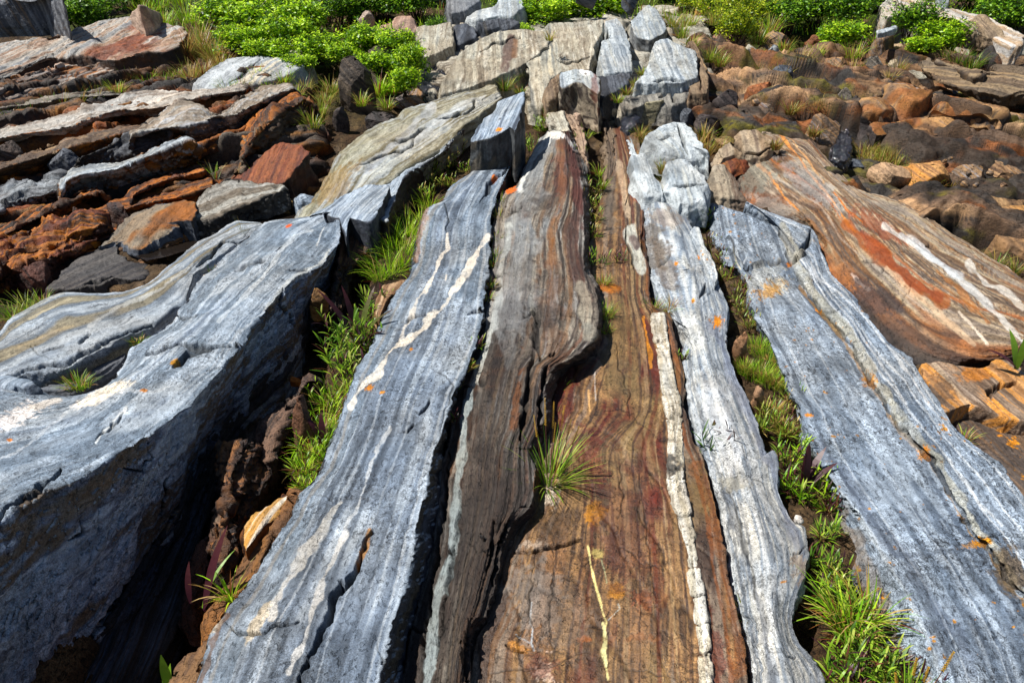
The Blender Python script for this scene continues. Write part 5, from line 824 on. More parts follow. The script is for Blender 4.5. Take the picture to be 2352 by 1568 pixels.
# more of the tilted beds, and the thin ribs behind the tip of the ridge
tb('long brown bed between the pale weathered bed and the dark grey one', [hh(A_('-300,1180 0,1080 300,990 600,900 900,850 1100,830'), .0, .05), hh(A_('-300,1230 0,1140 300,1050 620,960 860,900 1080,870'), .03, .08), hh(A_('-300,1290 0,1200 300,1110 640,1030 880,960 1060,920'), -.06, -.04)], ['#6e5a48', '#8a7058', '#5a4a3e', '#9a8468'], RF)
tb('orange-brown strip of bedrock above the grey-brown pointed slab', [hh(A_('640,1420 900,1330 1200,1260 1420,1200'), -.06, -.02), hh(A_('660,1470 920,1390 1220,1330 1440,1260'), -.03, .0), hh(A_('700,1530 940,1440 1240,1380 1460,1310'), -.12, -.1)], RF, ['#4a2c18', '#6b3c1c'])
tb('thin grey bed beneath the flaky dark rock face', [hh(A_('-300,760 0,690 300,650 560,610 820,610'), .0, .02), hh(A_('-300,800 0,730 300,690 580,650 840,640'), .03, .04), hh(A_('-300,850 0,780 300,740 600,700 860,660'), -.05, -.04)], ['#6b665f', '#8a857c', '#57504a'], DARKR)
tb('low orange lip of rock along the brown pool', [hh(K_('1000,770 1250,640 1330,590'), -.09, -.08), hh(K_('960,850 1200,720 1330,650'), -.10, -.09)], ['#7a5a3c', '#946a42', '#5a4434'], skirt=(.06, .06))
for lb, ra, pl in (('thin brown rib of rock rising behind the right side of the ridge tip', [hh(J_('1110,400 1160,470 1190,560 1200,640'), .06, .04), hh(J_('1180,420 1230,500 1260,600 1265,700'), .08, .05)], ['#8a7464', '#a38f7d', '#6b5648']),
                   ('pale knobbly rib leading up from the ridge tip to the upright grey rock', [hh(J_('1000,400 1030,460 1070,500'), .04, .04), hh(J_('1100,390 1120,450 1150,540'), .08, .06)], CRW),
                   ('narrow brown bed beside the thin brown strip, in the shade of the ridge', [hh(J_('1330,380 1380,560 1400,720 1390,860'), -.04, -.07), hh(J_('1425,480 1450,600 1460,740 1440,870'), -.03, -.06)], ['#6e5f50', '#8a7a68', '#574a40']),
                   ('slender grey rib between the pale split boulder and the brown strip', [hh(J_('1500,490 1540,600 1560,680 1600,800 1640,940'), -.03, -.05), hh(J_('1530,480 1580,600 1600,670 1660,800 1700,960'), -.02, -.04)], CRG)):
    tb(lb, ra, pl, name='rock_rib', skirt=(.08, .1), cap=(.06, .08), lump=.015)
# in the left gully
tb('upright rust-brown plate of split rock standing in the deep gully', [hh(G_('1500,-60 1470,160 1450,360 1430,600 1470,800'), -.1, -.2), hh(G_('1640,-60 1560,150 1520,400 1510,640 1500,860'), -.02, -.14), hh(G_('1850,-60 1780,200 1660,500 1620,680 1520,880'), -.12, -.24)], ['#6b4a34', '#8f6440', '#4d3628', '#a5744a', '#7a6a5c'], ['#2e2220', '#4a3226', '#5c3c28'], mat=ROCKROUGH, strk=.03, fs=22, name='rock_plate', skirt=(.25, .25), cap=(.15, .15), lump=.03)
tb('dark weathered plate behind the upright rust-brown one in the gully', [hh(D_('1900,1180 1700,1400 1560,1568'), -.16, -.2), hh(D_('2080,1030 1960,1240 1870,1400 1830,1568'), -.04, -.1), hh(D_('2150,1060 2050,1240 1950,1420 1900,1568'), -.14, -.2)], ['#5c463a', '#7d6454', '#3f302a', '#94806c'], ['#2c2220', '#46332a'], mat=ROCKROUGH, name='rock_plate', skirt=(.2, .2), strk=.03, fs=20)
tb('thin dark fin with a lit edge deep in the gully', [hh(G_('1400,580 1340,680 1300,800 1260,960'), -.2, -.28), hh(G_('1420,620 1390,760 1350,900 1300,1050'), -.22, -.3)], ['#94664a', '#6b4a3c', '#4d3a34'], name='rock_plate', skirt=(.2, .2), mat=ROCKROUGH, strk=.01)
patch('rock_block', 'white and orange stained block wedged at the left edge of the white-veined slab', setz(G_('1880,310 1950,290 1965,320 1900,390 1880,450 1790,500 1720,610 1650,690 1630,640 1650,540 1690,430 1780,390'), [-.06]), dict(pal=['#c9b79c', '#ded6c8', '#b08a58', '#e4ddd0'], lump=.01, facepal=['#5c3a20', '#7d5028', '#46301f']), base=-.24, flare=.01, dome=.01, jag=.012, strike=((600, 1230), (660, 1140)))
tb('brown shoulder of rock under the left edge of the white-veined slab', [hh(G_('1900,440 1760,560 1680,720 1600,860 1500,1040 1430,1200'), -.1, -.16), hh(G_('2010,300 1920,480 1820,640 1700,860 1560,1080 1480,1220'), -.07, -.12)], ['#5c4432', '#7a5a40', '#94683e'], name='rock_bed', skirt=(.15, .05), mat=ROCKROUGH)
tb('brown fibrous foot of rock at the bottom edge left of the white-veined slab', [hh(G_('1440,1240 1330,1340 1240,1460 1180,1600 1150,1750'), -.12, -.16), hh(G_('1480,1230 1420,1330 1370,1440 1310,1600 1280,1750'), -.05, -.08)], ['#4d3a2e', '#6e5440', '#8a6a4c'], skirt=(.2, .05), mat=ROCKROUGH)
pb(D_, 'rounded sandy-brown boulder jammed in the head of the gully', (2080, 400, 2210, 570), ['#8a6848', '#a5825c', '#6b5038'], lift=.06, cuts=4)
tb('dark ribbed rock wall at the head of the gully', [hh(K_('2290,600 2290,800 2270,1000 2230,1200'), .0, -.12), hh(J_('0,1040 -60,1150 -60,1300') + D_('2343,300 2300,600'), -.1, -.16)], ['#3a322e', '#54463c', '#2c2624', '#6b4f3a'], skirt=(.15, .15), mat=ROCKROUGH, strk=.03, fs=24)
pb(D_, 'rust and grey rubbly stone at the edge of the long gully grass', (1990, 1150, 2140, 1568), ['#5a4034', '#7a5a48', '#46342c'], sq=1.4, lift=-.02)
patch('rock_block', 'flat brown flake lying at the left rim of the white-veined slab', setz(E_('230,560 300,400 420,350 470,340 430,420 330,480 280,600'), [-.01]), dict(pal=['#8f7760', '#a58d74', '#7a5f48', '#b3a08a'], lump=.008), base=-.15, flare=.02, dome=0, jag=.015, strike=((860, 770), (910, 640)))
# quartz lumps in the left joint
pb(D_, 'white quartz lump in the joint between the two left slabs', (1275, 300, 1425, 410), ['#cfcac0', '#e6e2da', '#a39c90'], h0=-.04, cuts=6); pb(D_, 'small quartz lump with orange lichen in the joint between the left slabs', (1085, 520, 1205, 620), ['#d9c6a8', '#e6e0d8', '#c97a22'], h0=-.04, cuts=6)
pb(D_, 'narrow pale stone at the tip of the joint between the left slabs', (1680, 0, 1800, 90), CRG, h0=-.04)
pb(I_, 'tiny white pebble on the dark soil of the grassy gully', (800, 402, 856, 452), ['#e6e4e0', '#f0eeea'], h0=-.02, cuts=4); pb(F_, 'small reddish-brown stone in the grassy gully by the mossy tufts', (380, 700, 470, 890), ['#8a6a54', '#a3836a'], h0=-.09); pb(F_, 'flat brown stone in the gully below the mossy tufts', (490, 1060, 600, 1240), ['#8a6e58', '#9c826c'], h0=-.09)

# chips and crumbs of rock lying about
rc = np.random.RandomState(5)
def chips(n, path, wid, label, group, pal, h, size=(9, 20)):
    for i in range(n):
        t = rc.rand() * (len(path) - 1); k = int(t); f = t - k; x = path[k][0] * (1 - f) + path[k + 1][0] * f + rc.uniform(-wid, wid); y = path[k][1] * (1 - f) + path[k + 1][1] * f
        w = rc.uniform(*size); boulder(label, (x - w / 2, y - w * .35, x + w / 2, y + w * .35), pal, seed=900 + int(x * 7 + y), group=group, h0=h, cuts=9, name='stone')
chips(16, [(1690, 660), (1745, 860), (1800, 1000), (1850, 1170), (1900, 1280), (1950, 1400)], 26, 'small angular brown stone lying on the soil of the long grassy gully', 'small stones in the long grassy gully', BROWN, -.12)
chips(14, [(700, 800), (690, 1000), (620, 1150), (560, 1300)], 40, 'small rusty stone lying among the plants of the deep left gully', 'small stones in the deep left gully', RF, -.2, (12, 30))
chips(18, [(600, 330), (480, 440), (330, 500), (150, 640)], 40, 'small broken stone lying between the tilted beds on the upper left', 'small stones between the tilted beds', BROWN, -.12, (10, 26))
chips(26, [(1700, 200), (1900, 260), (2100, 330), (2300, 420)], 90, 'small broken brown stone scattered over the ledges on the upper right', 'small stones over the ledges on the upper right', BROWN, .0, (8, 22))
chips(8, [(1390, 620), (1375, 780), (1300, 900)], 8, 'small flake of brown stone at the foot of the central ridge', 'small flakes at the foot of the central ridge', BROWN, -.08, (8, 14))
# ------------------------------------------------------------------ plants
def leaf_material():
    m, n, l = new_mat('living_leaf'); bs = n['Principled BSDF']; out = n['Material Output']
    at = n.new('ShaderNodeAttribute'); at.attribute_name = 'Col'
    no = n.new('ShaderNodeTexNoise'); no.inputs['Scale'].default_value = 60; g = n.new('ShaderNodeNewGeometry'); l.new(g.outputs['Position'], no.inputs['Vector'])
    mr = n.new('ShaderNodeMapRange'); l.new(no.outputs[0], mr.inputs[0]); mr.inputs[3].default_value = .7; mr.inputs[4].default_value = 1.3
    vm = n.new('ShaderNodeVectorMath'); vm.operation = 'SCALE'; l.new(at.outputs['Color'], vm.inputs[0]); l.new(mr.outputs[0], vm.inputs['Scale'])
    l.new(vm.outputs[0], bs.inputs['Base Color']); bs.inputs['Roughness'].default_value = .42; bs.inputs['Specular IOR Level'].default_value = .4
    tr = n.new('ShaderNodeBsdfTranslucent'); l.new(vm.outputs[0], tr.inputs[0]); mx = n.new('ShaderNodeMixShader'); mx.inputs[0].default_value = .35
    l.new(bs.outputs[0], mx.inputs[1]); l.new(tr.outputs[0], mx.inputs[2]); l.new(mx.outputs[0], out.inputs[0])
    return m
LEAF = leaf_material()
GR = [lin(c) for c in ('#6f9a1c', '#86ac22', '#557d18', '#9ab833', '#4a6f1a', '#a9b54a')]
GRY = [lin(c) for c in ('#a0a93c', '#8c8f34', '#b39a48', '#7f9a2c', '#c2a860', '#6b7a26')]
GRD = [lin(c) for c in ('#4f7a1e', '#3d6118', '#66902a', '#2f4c16')]
STRAW = [lin(c) for c in ('#b58a4a', '#8f5a2e', '#c9a96a', '#7a3f24')]
PURP = [lin(c) for c in ('#43202a', '#351a22', '#552a2c', '#6b3c2c')]
BRIGHT = [lin(c) for c in ('#92c416', '#a8d420', '#76a816', '#c0de34', '#5c8c16')]
class Strips:
    """many little blades or leaves gathered into one mesh"""
    def __init__(s): s.V, s.F, s.C, s.n = [], [], [], 0
    def blade(s, p, dirv, up, L, w, bend, col, tip=None, prof='grass', seg=5, fold=0., twist=0.):
        t = np.linspace(0, 1, seg + 1)
        d = np.array(dirv, float); d /= np.linalg.norm(d)
        # path: starts along UP, bends towards d
        ang = up + bend * t
        path = np.array(p)[None] + np.concatenate([[np.zeros(3)], np.cumsum([[d[0] * math.sin(a), d[1] * math.sin(a), math.cos(a)] for a in (ang[:-1] + ang[1:]) / 2], 0) * L / seg])
        side = np.array([-d[1], d[0], 0.]); side = side * math.cos(twist) + np.array([0, 0, 1.]) * math.sin(twist) * .5 + d * math.sin(twist) * .5
        if prof == 'grass': wd = w * (1 - t ** 1.7) * .5 + w * .02
        else: wd = w * .5 * np.sin(np.pi * np.clip(t * .93 + .07, 0, 1)) ** .8 * (1 - .35 * t) + w * .01
        A = path - side * wd[:, None]; B = path + side * wd[:, None]
        if fold: A[:, 2] += fold * wd; B[:, 2] += fold * wd
        k = seg + 1; s.V += [A, B]; tipc = col if tip is None else tip
        c = np.array(col)[None] * (1 - t[:, None] ** 1.5) + np.array(tipc)[None] * t[:, None] ** 1.5
        s.C += [c, c * .93]
        for i in range(seg): s.F.append((s.n + i, s.n + k + i, s.n + k + i + 1, s.n + i + 1))
        s.n += 2 * k
        return path[-1]
    def rod(s, p0, p1, r, col, n=4):
        p0, p1 = np.array(p0, float), np.array(p1, float); d = p1 - p0; a = np.cross(d, [.3, .1, 1.]); a /= np.linalg.norm(a) + 1e-9; b = np.cross(d, a); b /= np.linalg.norm(b) + 1e-9
        th = np.arange(n) * 2 * np.pi / n; ring = (np.cos(th)[:, None] * a + np.sin(th)[:, None] * b) * r
        s.V += [p0 + ring, p1 + ring * .8]; s.C += [np.repeat(np.array(col)[None], n, 0)] * 2
        for i in range(n): s.F.append((s.n + i, s.n + (i + 1) % n, s.n + n + (i + 1) % n, s.n + n + i))
        s.n += 2 * n
    def build(s, name, org, parent=None):
        V = np.vstack(s.V); C = np.vstack(s.C)
        return add_mesh(name, V, np.array(s.F), LEAF, {'Col': ('FLOAT_COLOR', C)}, parent, smooth=False, org=org)
RNG = np.random.RandomState(11)
def U_(a, b): return a + (b - a) * RNG.rand()
def pick(L): return L[RNG.randint(len(L))] * U_(.8, 1.2)
PLANTBASE = -.115
def place(px, py, h): b = unproj(px, py, h); return b, FPX / proj(b[None])[2][0]
def root(name, b, label, cat, group=None):
    o = bpy.data.objects.new(name, None); COL.objects.link(o); o.location = b; o.empty_display_size = .05; tag(o, label, cat, group); return o
def tuft(px, py, hp, wp, label, group, n=60, cols=GR, dead=.15, bw=.0035, lean=(0, 0), bend=1.1, h=PLANTBASE, name='grass_tuft', cat='grass tuft', spread=.55):
    b, f = place(px, py, h); Hh = hp / f; R = wp / f / 2; s = Strips()
    for i in range(n):
        a = U_(0, 6.283); r = R * spread * math.sqrt(RNG.rand()); p = b + np.array([math.cos(a) * r, math.sin(a) * r * .8, -.015])
        L = Hh * U_(.55, 1.15); dv = np.array([math.cos(a) + lean[0] + U_(-.5, .5), math.sin(a) + lean[1] + U_(-.5, .5), 0]) + 1e-6
        c = pick(STRAW) if RNG.rand() < dead else pick(cols); t = c * U_(.9, 1.4) if RNG.rand() > .25 else pick(STRAW)
        if RNG.rand() < .1: L *= .6; 
        s.blade(p, dv, U_(.02, .55), L, bw * U_(.7, 1.5), bend * U_(.3, 1.3), c, t, twist=U_(-.9, .9))
    for i in range(int(n * .25)):           # matted dead blades at the foot
        a = U_(0, 6.283); p = b + np.array([math.cos(a) * R * .6 * U_(0, 1), math.sin(a) * R * .5 * U_(0, 1), U_(0, .01)])
        s.blade(p, (math.cos(a), math.sin(a), 0), 1.2, Hh * U_(.25, .6), bw * .7, .5, pick(STRAW), twist=U_(-1, 1), seg=3)
    return tag(s.build(name, b), label, cat, group)
def herb(px, py, hp, wp, label, group, n=7, leaf=.07, lw=.014, cols=GR, purple=.2, h=PLANTBASE, extra=12, name='broadleaf_plant', cat='wild plant'):
    b, f = place(px, py, h); Hh = hp / f; R = wp / f / 2; rt = root(name, b, label, cat, group); s = Strips(); st = Strips()
    for i in range(n):
        a = U_(0, 6.283); r = R * .7 * math.sqrt(RNG.rand()); p = b + np.array([math.cos(a) * r, math.sin(a) * r * .7, -.01])
        ln = Hh * U_(.5, 1.); q = p + np.array([math.cos(a) * ln * .25, math.sin(a) * ln * .25, ln]); st.rod(p, q, .0016, pick(PURP) if RNG.rand() < .6 else pick(cols))
        k = max(4, int(ln / .016)); pu = RNG.rand() < purple
        for j in range(k):
            t = (j + 1) / k; aa = j * 2.4 + U_(-.3, .3); pp = p + (q - p) * t; c = pick(PURP) if (pu or RNG.rand() < .06) else pick(cols)
            s.blade(pp, (math.cos(aa), math.sin(aa), 0), U_(.35, .9) * (1.25 - .5 * t), leaf * U_(.6, 1.1) * (.75 + .35 * math.sin(t * 3)), lw * U_(.55, .9), U_(.1, .9), c, c * U_(.9, 1.3), 'leaf', fold=.5, twist=U_(-.3, .3))
    for i in range(extra):
        a = U_(0, 6.283); p = b + np.array([math.cos(a) * R * .8 * U_(0, 1), math.sin(a) * R * .6 * U_(0, 1), -.005]); c = pick(PURP) if RNG.rand() < purple * .6 else pick(cols)
        s.blade(p, (math.cos(a), math.sin(a), 0), U_(.3, 1.), leaf * U_(.7, 1.4), lw * .6, U_(.2, .9), c, None, 'leaf', twist=U_(-.6, .6))
    for i in range(int(10 + extra * .5)):      # dead stems and litter
        a = U_(0, 6.283); p = b + np.array([math.cos(a) * R * U_(0, 1), math.sin(a) * R * .8 * U_(0, 1), U_(-.01, .01)])
        st.blade(p, (math.cos(a * 3), math.sin(a * 3), 0), U_(.3, 1.5), Hh * U_(.2, .7), .0022, U_(.1, .9), pick(STRAW) * U_(.5, 1.1), twist=U_(-1, 1), seg=3)
    s.build('leaves', b, rt).location = (0, 0, 0); st.build('stem', b, rt).location = (0, 0, 0)
    return rt
def bigleaf(px, py, label, leaves, h=-.2, group=None):
    """a few long lance-shaped leaves; each (length px, direction in degrees, start tilt, bend, width px, purple?)"""
    b, f = place(px, py, h); rt = root('lance_leaved_plant', b, label, 'wild plant', group); 
    for (L, a, up, be, w, pu) in leaves:
        s = Strips(); a = math.radians(a); c = PURP[0] if pu == 1 else lin('#6f9a2a') if pu == 0 else lin('#5f7a26')
        s.blade(b + np.array([U_(-.008, .008), U_(-.008, .008), 0]), (math.cos(a), math.sin(a), 0), up, L / f, w * 1.5 / f, be, c, PURP[2] if pu else lin('#7da52e'), 'leaf', seg=9, fold=.6, twist=U_(-.2, .2))
        s.build('leaf', b, rt).location = (0, 0, 0)
    return rt
def plantain(px, py, hp, wp, label, group=None, n=110, spikes=(), h=PLANTBASE):
    b, f = place(px, py, h); Hh = hp / f; R = wp / f / 2; rt = root('seaside_plantain', b, label, 'wild plant', group); s = Strips()
    for i in range(n):
        a = U_(0, 6.283); r = R * .35 * math.sqrt(RNG.rand()); p = b + np.array([math.cos(a) * r, math.sin(a) * r, 0]); c = pick(STRAW) * .8 if RNG.rand() < .1 else pick(GR)
        s.blade(p, (math.cos(a) + .2, math.sin(a) - .2, 0), U_(.1, .9), Hh * U_(.6, 1.05), .0042 * U_(.8, 1.2), U_(.2, .8), c * .9, c * 1.25, twist=U_(-.6, .6))
    s.build('leaves', b, rt).location = (0, 0, 0)
    for (dx, dy, hs) in spikes:
        s = Strips(); q0 = b + np.array([dx * .3, 0, 0]) / f; q1 = q0 + np.array([dx * .7 / f, .02, hs / f]); 
        s.rod(q0, q0 + (q1 - q0) * .72, .0016, lin('#6e4a3a')); c0 = q0 + (q1 - q0) * .7
        for k in range(70):
            t = k / 70; a = k * 2.4; pp = c0 + (q1 - c0) * t; s.blade(pp, (math.cos(a), math.sin(a), 0), 1.1, .0065 * (1 - .5 * t), .004, .5, lin('#b08a2c') * U_(.7, 1.4), lin('#c9a23a'), 'leaf', seg=2)
        s.build('flower_spike', b, rt).location = (0, 0, 0)
    return rt
def cushion(px, py, wp, label, group, n=160, cols=BRIGHT, hp=28, h=PLANTBASE):
    return tuft(px, py, hp, wp, label, group, n=n, cols=cols, dead=.08, bw=.0028, bend=.8, h=h, name='grass_cushion', spread=1.)

# --- the deep gully on the left
g1 = 'fresh grass tufts in the gully left of the white-veined slab'
for i, (x, y, hp, wp, n) in enumerate([(872, 648, 80, 50, 80), (895, 640, 95, 60, 110), (920, 612, 105, 70, 130), (945, 588, 100, 60, 120), (900, 585, 90, 60, 90), (935, 545, 85, 60, 110), (965, 515, 70, 60, 90), (985, 480, 60, 50, 80)]):
    tuft(x, y, hp, wp, 'tall fresh green grass filling the gully left of the white-veined slab', g1, n=n, cols=BRIGHT, dead=.06, h=-.16, lean=(0, -.3), bw=.004)
g2 = 'low yellow-green plants in the seam above the tall fresh grass'
for (x, y, w) in [(975, 450, 46), (1000, 425, 46), (1015, 400, 40), (1035, 380, 44), (1050, 352, 40), (1062, 325, 36), (1085, 300, 34), (1070, 395, 34), (1100, 275, 30), (1030, 425, 36), (990, 398, 30)]:
    herb(x, y, 34, w, 'low yellow-green plant in the narrow seam above the tall fresh grass', g2, n=10, leaf=.05, lw=.01, cols=GR + GRY, purple=.12, extra=30)
for (x, y, hp, wp, pu) in [(865, 720, 70, 60, .4), (845, 765, 80, 70, .3), (800, 800, 100, 90, .25), (850, 810, 80, 70, .35), (780, 850, 90, 80, .2), (820, 870, 80, 80, .1)]:
    herb(x, y, hp, wp, 'leafy reddish-stemmed plant at the left rim of the white-veined slab', 'leafy plants at the left rim of the white-veined slab', n=9, leaf=.085, lw=.014, purple=pu, h=-.13)
for (x, y, hp, wp) in [(790, 900, 60, 70), (750, 930, 70, 80), (790, 960, 70, 70), (735, 985, 75, 90), (775, 1010, 70, 80), (715, 1040, 70, 80), (745, 1065, 60, 70), (690, 1085, 60, 60), (700, 1120, 50, 50)]:
    herb(x, y, hp, wp, 'dense mixed green tuft in the middle of the left gully', 'dense mixed tufts in the middle of the left gully', n=6, leaf=.045, lw=.007, cols=GR + BRIGHT, purple=.12, h=-.13, extra=46)
    tuft(x + 8, y, hp, wp, 'bright thin grass among the mixed tufts of the left gully', 'thin grass in the middle of the left gully', n=60, cols=BRIGHT, h=-.13)
bigleaf(825, 800, 'tall plant with long dark purple leaves rising over the left gully', [(150, 130, .1, .5, 13, 1), (165, 160, .35, .5, 14, 1), (150, 60, .2, .6, 12, 2), (130, 10, .4, .7, 13, 2), (110, -30, .6, .6, 12, 1), (110, 90, .05, .2, 12, 0)], h=-.12)
bigleaf(745, 1020, 'dark-leaved plant leaning over the rim in the middle of the left gully', [(90, 150, .3, .6, 12, 1), (80, 100, .1, .5, 12, 1), (95, 30, .5, .7, 12, 2)], h=-.12)
bigleaf(468, 1400, 'large lance leaf turning from green to purple over the shadowed gully', [(215, 50, .35, .25, 22, 1), (90, 20, .5, .6, 20, 1), (150, 60, .5, .9, 7, 0)], h=-.16)
bigleaf(432, 1390, 'single pale curled leaf catching the light deep in the gully', [(110, 75, .1, .35, 14, 1)], h=-.16)
tuft(530, 1370, 100, 46, 'small bright grass clump beside the large purple lance leaf', None, n=34, cols=BRIGHT, h=-.1, bw=.005)
bigleaf(392, 1590, 'young bright green shoot at the bottom edge in the dark gully', [(125, 95, .02, .1, 18, 0), (85, 60, .15, .2, 14, 0), (90, 10, .5, .7, 12, 0), (60, 120, .3, .3, 14, 0)], h=-.2)
for (x, y, hp, wp, lb) in [(30, 735, 60, 60, 'outer left part'), (60, 715, 60, 70, 'middle part'), (95, 695, 45, 70, 'right part')]:
    tuft(x, y, hp, wp, 'green grass tuft at the left edge beyond the smooth pale slab, ' + lb, 'grass tufts beyond the smooth pale slab', n=90, cols=GR, dead=.1, h=-.04, lean=(-.4, 0))
tuft(180, 885, 42, 90, 'low green tuft with seed heads beside the white quartz on the left', None, n=110, cols=GR + BRIGHT, h=-.02); tuft(315, 785, 28, 60, 'small reddish-green tuft in the joint between the left slabs', None, n=70, cols=GR + [PURP[3]], h=-.0)
tuft(488, 625, 26, 30, 'tiny tuft by the white quartz lump in the left joint', None, n=30, h=.0); tuft(560, 545, 55, 26, 'sparse dry stalks at the head of the joint between the left slabs', None, n=14, cols=GRY, h=-.0, bw=.002, bend=.2)
# --- crack between the veined slab and the central ridge
for (x, y, w, lb) in [(1240, 300, 26, 'topmost'), (1222, 345, 28, 'second from the top'), (1200, 385, 28, 'third from the top'), (1188, 410, 26, 'fourth from the top')]:
    herb(x, y, 36, w, 'leafy plant beside the ridge tip, %s in the narrow crack' % lb, 'plants beside the tip of the central ridge', n=8, leaf=.05, lw=.009, extra=26, cols=BRIGHT + GR, purple=.05)
for i, (x, y, w) in enumerate([(1150, 470, 20), (1145, 500, 20), (1140, 555, 26), (1137, 590, 20), (1133, 612, 20), (1125, 660, 24), (1122, 690, 18)]):
    tuft(x, y, 34, w * 1.6, 'tiny green tuft in the crack between the white-veined slab and the ridge', 'tiny tufts in the crack beside the central ridge', n=50, cols=GR + GRY, dead=.2, h=.0, bw=.004)
herb(1095, 795, 26, 40, 'small dark reddish plant sprawling on the rim of the crack above the yellow-green tuft', None, n=7, leaf=.04, lw=.008, purple=.6, h=.02); tuft(1070, 842, 26, 60, 'small yellow-green tuft on the right rim of the white-veined slab', None, n=110, cols=GRY + BRIGHT, h=.03)
tuft(1052, 885, 24, 22, 'wispy tuft where the lower crack begins', None, n=16, h=.02); herb(1040, 965, 30, 34, 'small reddish plant low in the crack of the fibrous rock', None, n=5, leaf=.04, lw=.006, purple=.7, h=-.02)
# --- between the ridge and the rusty slab
for i, (x, y, hp, w) in enumerate([(1330, 345, 40, 34), (1335, 375, 44, 40), (1365, 445, 44, 36), (1360, 480, 46, 40), (1368, 510, 40, 36), (1362, 545, 40, 30)]):
    herb(x, y, hp, w, 'leafy plant growing down the shaded side of the central ridge', 'plants down the shaded side of the central ridge', n=9, leaf=.055, lw=.008, cols=GR + GRY, purple=.25, extra=24, h=-.06)
herb(1372, 610, 44, 60, 'spreading plant with dark tips where the rusty slab widens', None, n=12, leaf=.06, lw=.009, cols=GR, purple=.3, h=-.06); herb(1420, 600, 30, 44, 'sprawling dark reddish plant beside the spreading one', None, n=6, leaf=.06, lw=.008, purple=.8, h=-.05)
tuft(1385, 655, 36, 34, 'upper green moss-like tuft beside the pale crystal bar', None, n=90, h=-.06); cushion(1385, 725, 50, 'larger green tuft beside the pale crystal bar', None, hp=44, n=200, cols=GR, h=-.05); cushion(1388, 758, 34, 'lower green tuft beside the pale crystal bar', None, n=110, cols=GR, h=-.05)
tuft(1288, 905, 44, 34, 'thin-leaved tuft at the top of the notch above the seaside plantain', None, n=30, h=-.1, bw=.0045)
plantain(1262, 1118, 150, 120, 'big clump of narrow fleshy leaves with upright brown seed spikes', None, n=170, spikes=[(-38, 0, 190), (-15, 0, 235), (5, 0, 225), (28, 0, 215), (45, 0, 180), (62, 0, 160), (10, 0, 170)], h=-.1)
tuft(1272, 965, 50, 30, 'rust-tipped tuft just behind the big seed-spiked clump', None, n=26, cols=GRY, h=-.1)
# --- joint right of the rusty slab
tuft(1500, 712, 44, 40, 'left dry grass tuft at the head of the cream quartz rib', None, n=70, cols=GRY + GR, dead=.3, h=-.06); tuft(1535, 716, 50, 46, 'right dry grass tuft at the head of the cream quartz rib', None, n=70, cols=GRY + GR, dead=.35, h=-.05)
herb(1640, 1045, 70, 80, 'dark-leaved plant in the joint at the left side of the pale rib', None, n=8, leaf=.075, lw=.011, cols=GRD, purple=.35, h=-.1); bigleaf(1630, 1010, 'plant with long leaves spread across the pale rib', [(75, 5, .9, .4, 9, 2), (80, -20, 1., .4, 9, 1), (60, 40, .6, .4, 10, 0), (50, 75, .3, .4, 9, 2)], h=-.08)
tuft(1715, 1420, 72, 40, 'thin bright grass in the black joint at the lower end of the pale rib', None, n=44, cols=GR, h=-.1)
herb(1568, 830, 34, 20, 'small dark sprig in the joint beside the quartz rib', None, n=7, leaf=.04, lw=.008, purple=.7, h=-.07)
# dry grass strips among the pale rocks
for i, (x, y, hp, w) in enumerate([(1470, 315, 40, 36), (1490, 340, 44, 40), (1510, 365, 44, 36), (1520, 395, 44, 34), (1530, 425, 44, 30), (1535, 455, 44, 30)]):
    tuft(x, y, hp, w, 'dry yellowish grass strip between the pale rocks right of centre', 'dry grass among the pale rocks right of centre', n=90, cols=GRY, dead=.3, h=-.04, bw=.004)
tuft(1470, 425, 30, 26, 'small dark tuft between the brown strip and the narrow white-grey block', None, n=50, cols=GRD, h=-.05); tuft(1655, 345, 46, 36, 'dry grass at the left of the tan cluster', None, n=60, cols=GRY, dead=.3, h=-.05)
# --- the long grassy gully left of the right slab
g3 = 'plants in the upper half of the long grassy gully'
herb(1608, 520, 44, 50, 'green tuft at the top of the long grassy gully', None, n=12, leaf=.06, lw=.006, cols=GR, purple=.05, extra=50)
for (x, y, hp, w, pu) in [(1640, 565, 40, 44, .5), (1650, 600, 44, 40, .4), (1668, 640, 40, 44, .5), (1700, 665, 44, 50, .5), (1690, 690, 40, 46, .4), (1705, 720, 40, 44, .2), (1722, 750, 40, 44, .25)]:
    herb(x, y, hp, w, 'olive and reddish herb in the upper part of the long grassy gully', g3, n=10, leaf=.045, lw=.007, cols=GR + GRY, purple=pu, extra=34)
for (x, y, hp, w, lb) in [(1742, 800, 36, 64, 'upper left'), (1765, 830, 42, 70, 'upper right'), (1745, 862, 40, 70, 'brightest middle'), (1780, 880, 40, 60, 'lower right'), (1712, 850, 36, 40, 'outer left')]:
    cushion(x, y, w, 'bright yellow-green grass cushion, %s of the gully cushions' % lb, 'bright grass cushions in the long gully', hp=hp, n=240, cols=BRIGHT + GR)
for (x, y, hp, w, pu) in [(1815, 925, 50, 50, .15), (1760, 955, 40, 50, .1), (1790, 975, 44, 56, .1), (1810, 1000, 44, 50, .1), (1745, 985, 34, 40, .1)]:
    herb(x, y, hp, w, 'low grassy herb below the bright cushions in the long gully', 'low herbs below the bright cushions', n=10, leaf=.05, lw=.007, cols=GR + GRY, purple=pu, extra=60)
for (x, y) in [(1770, 970), (1800, 990), (1780, 940)]: tuft(x, y, 40, 70, 'dry fine grass below the bright cushions in the long gully', 'fine dry grass below the cushions', n=90, cols=GRY, dead=.4)
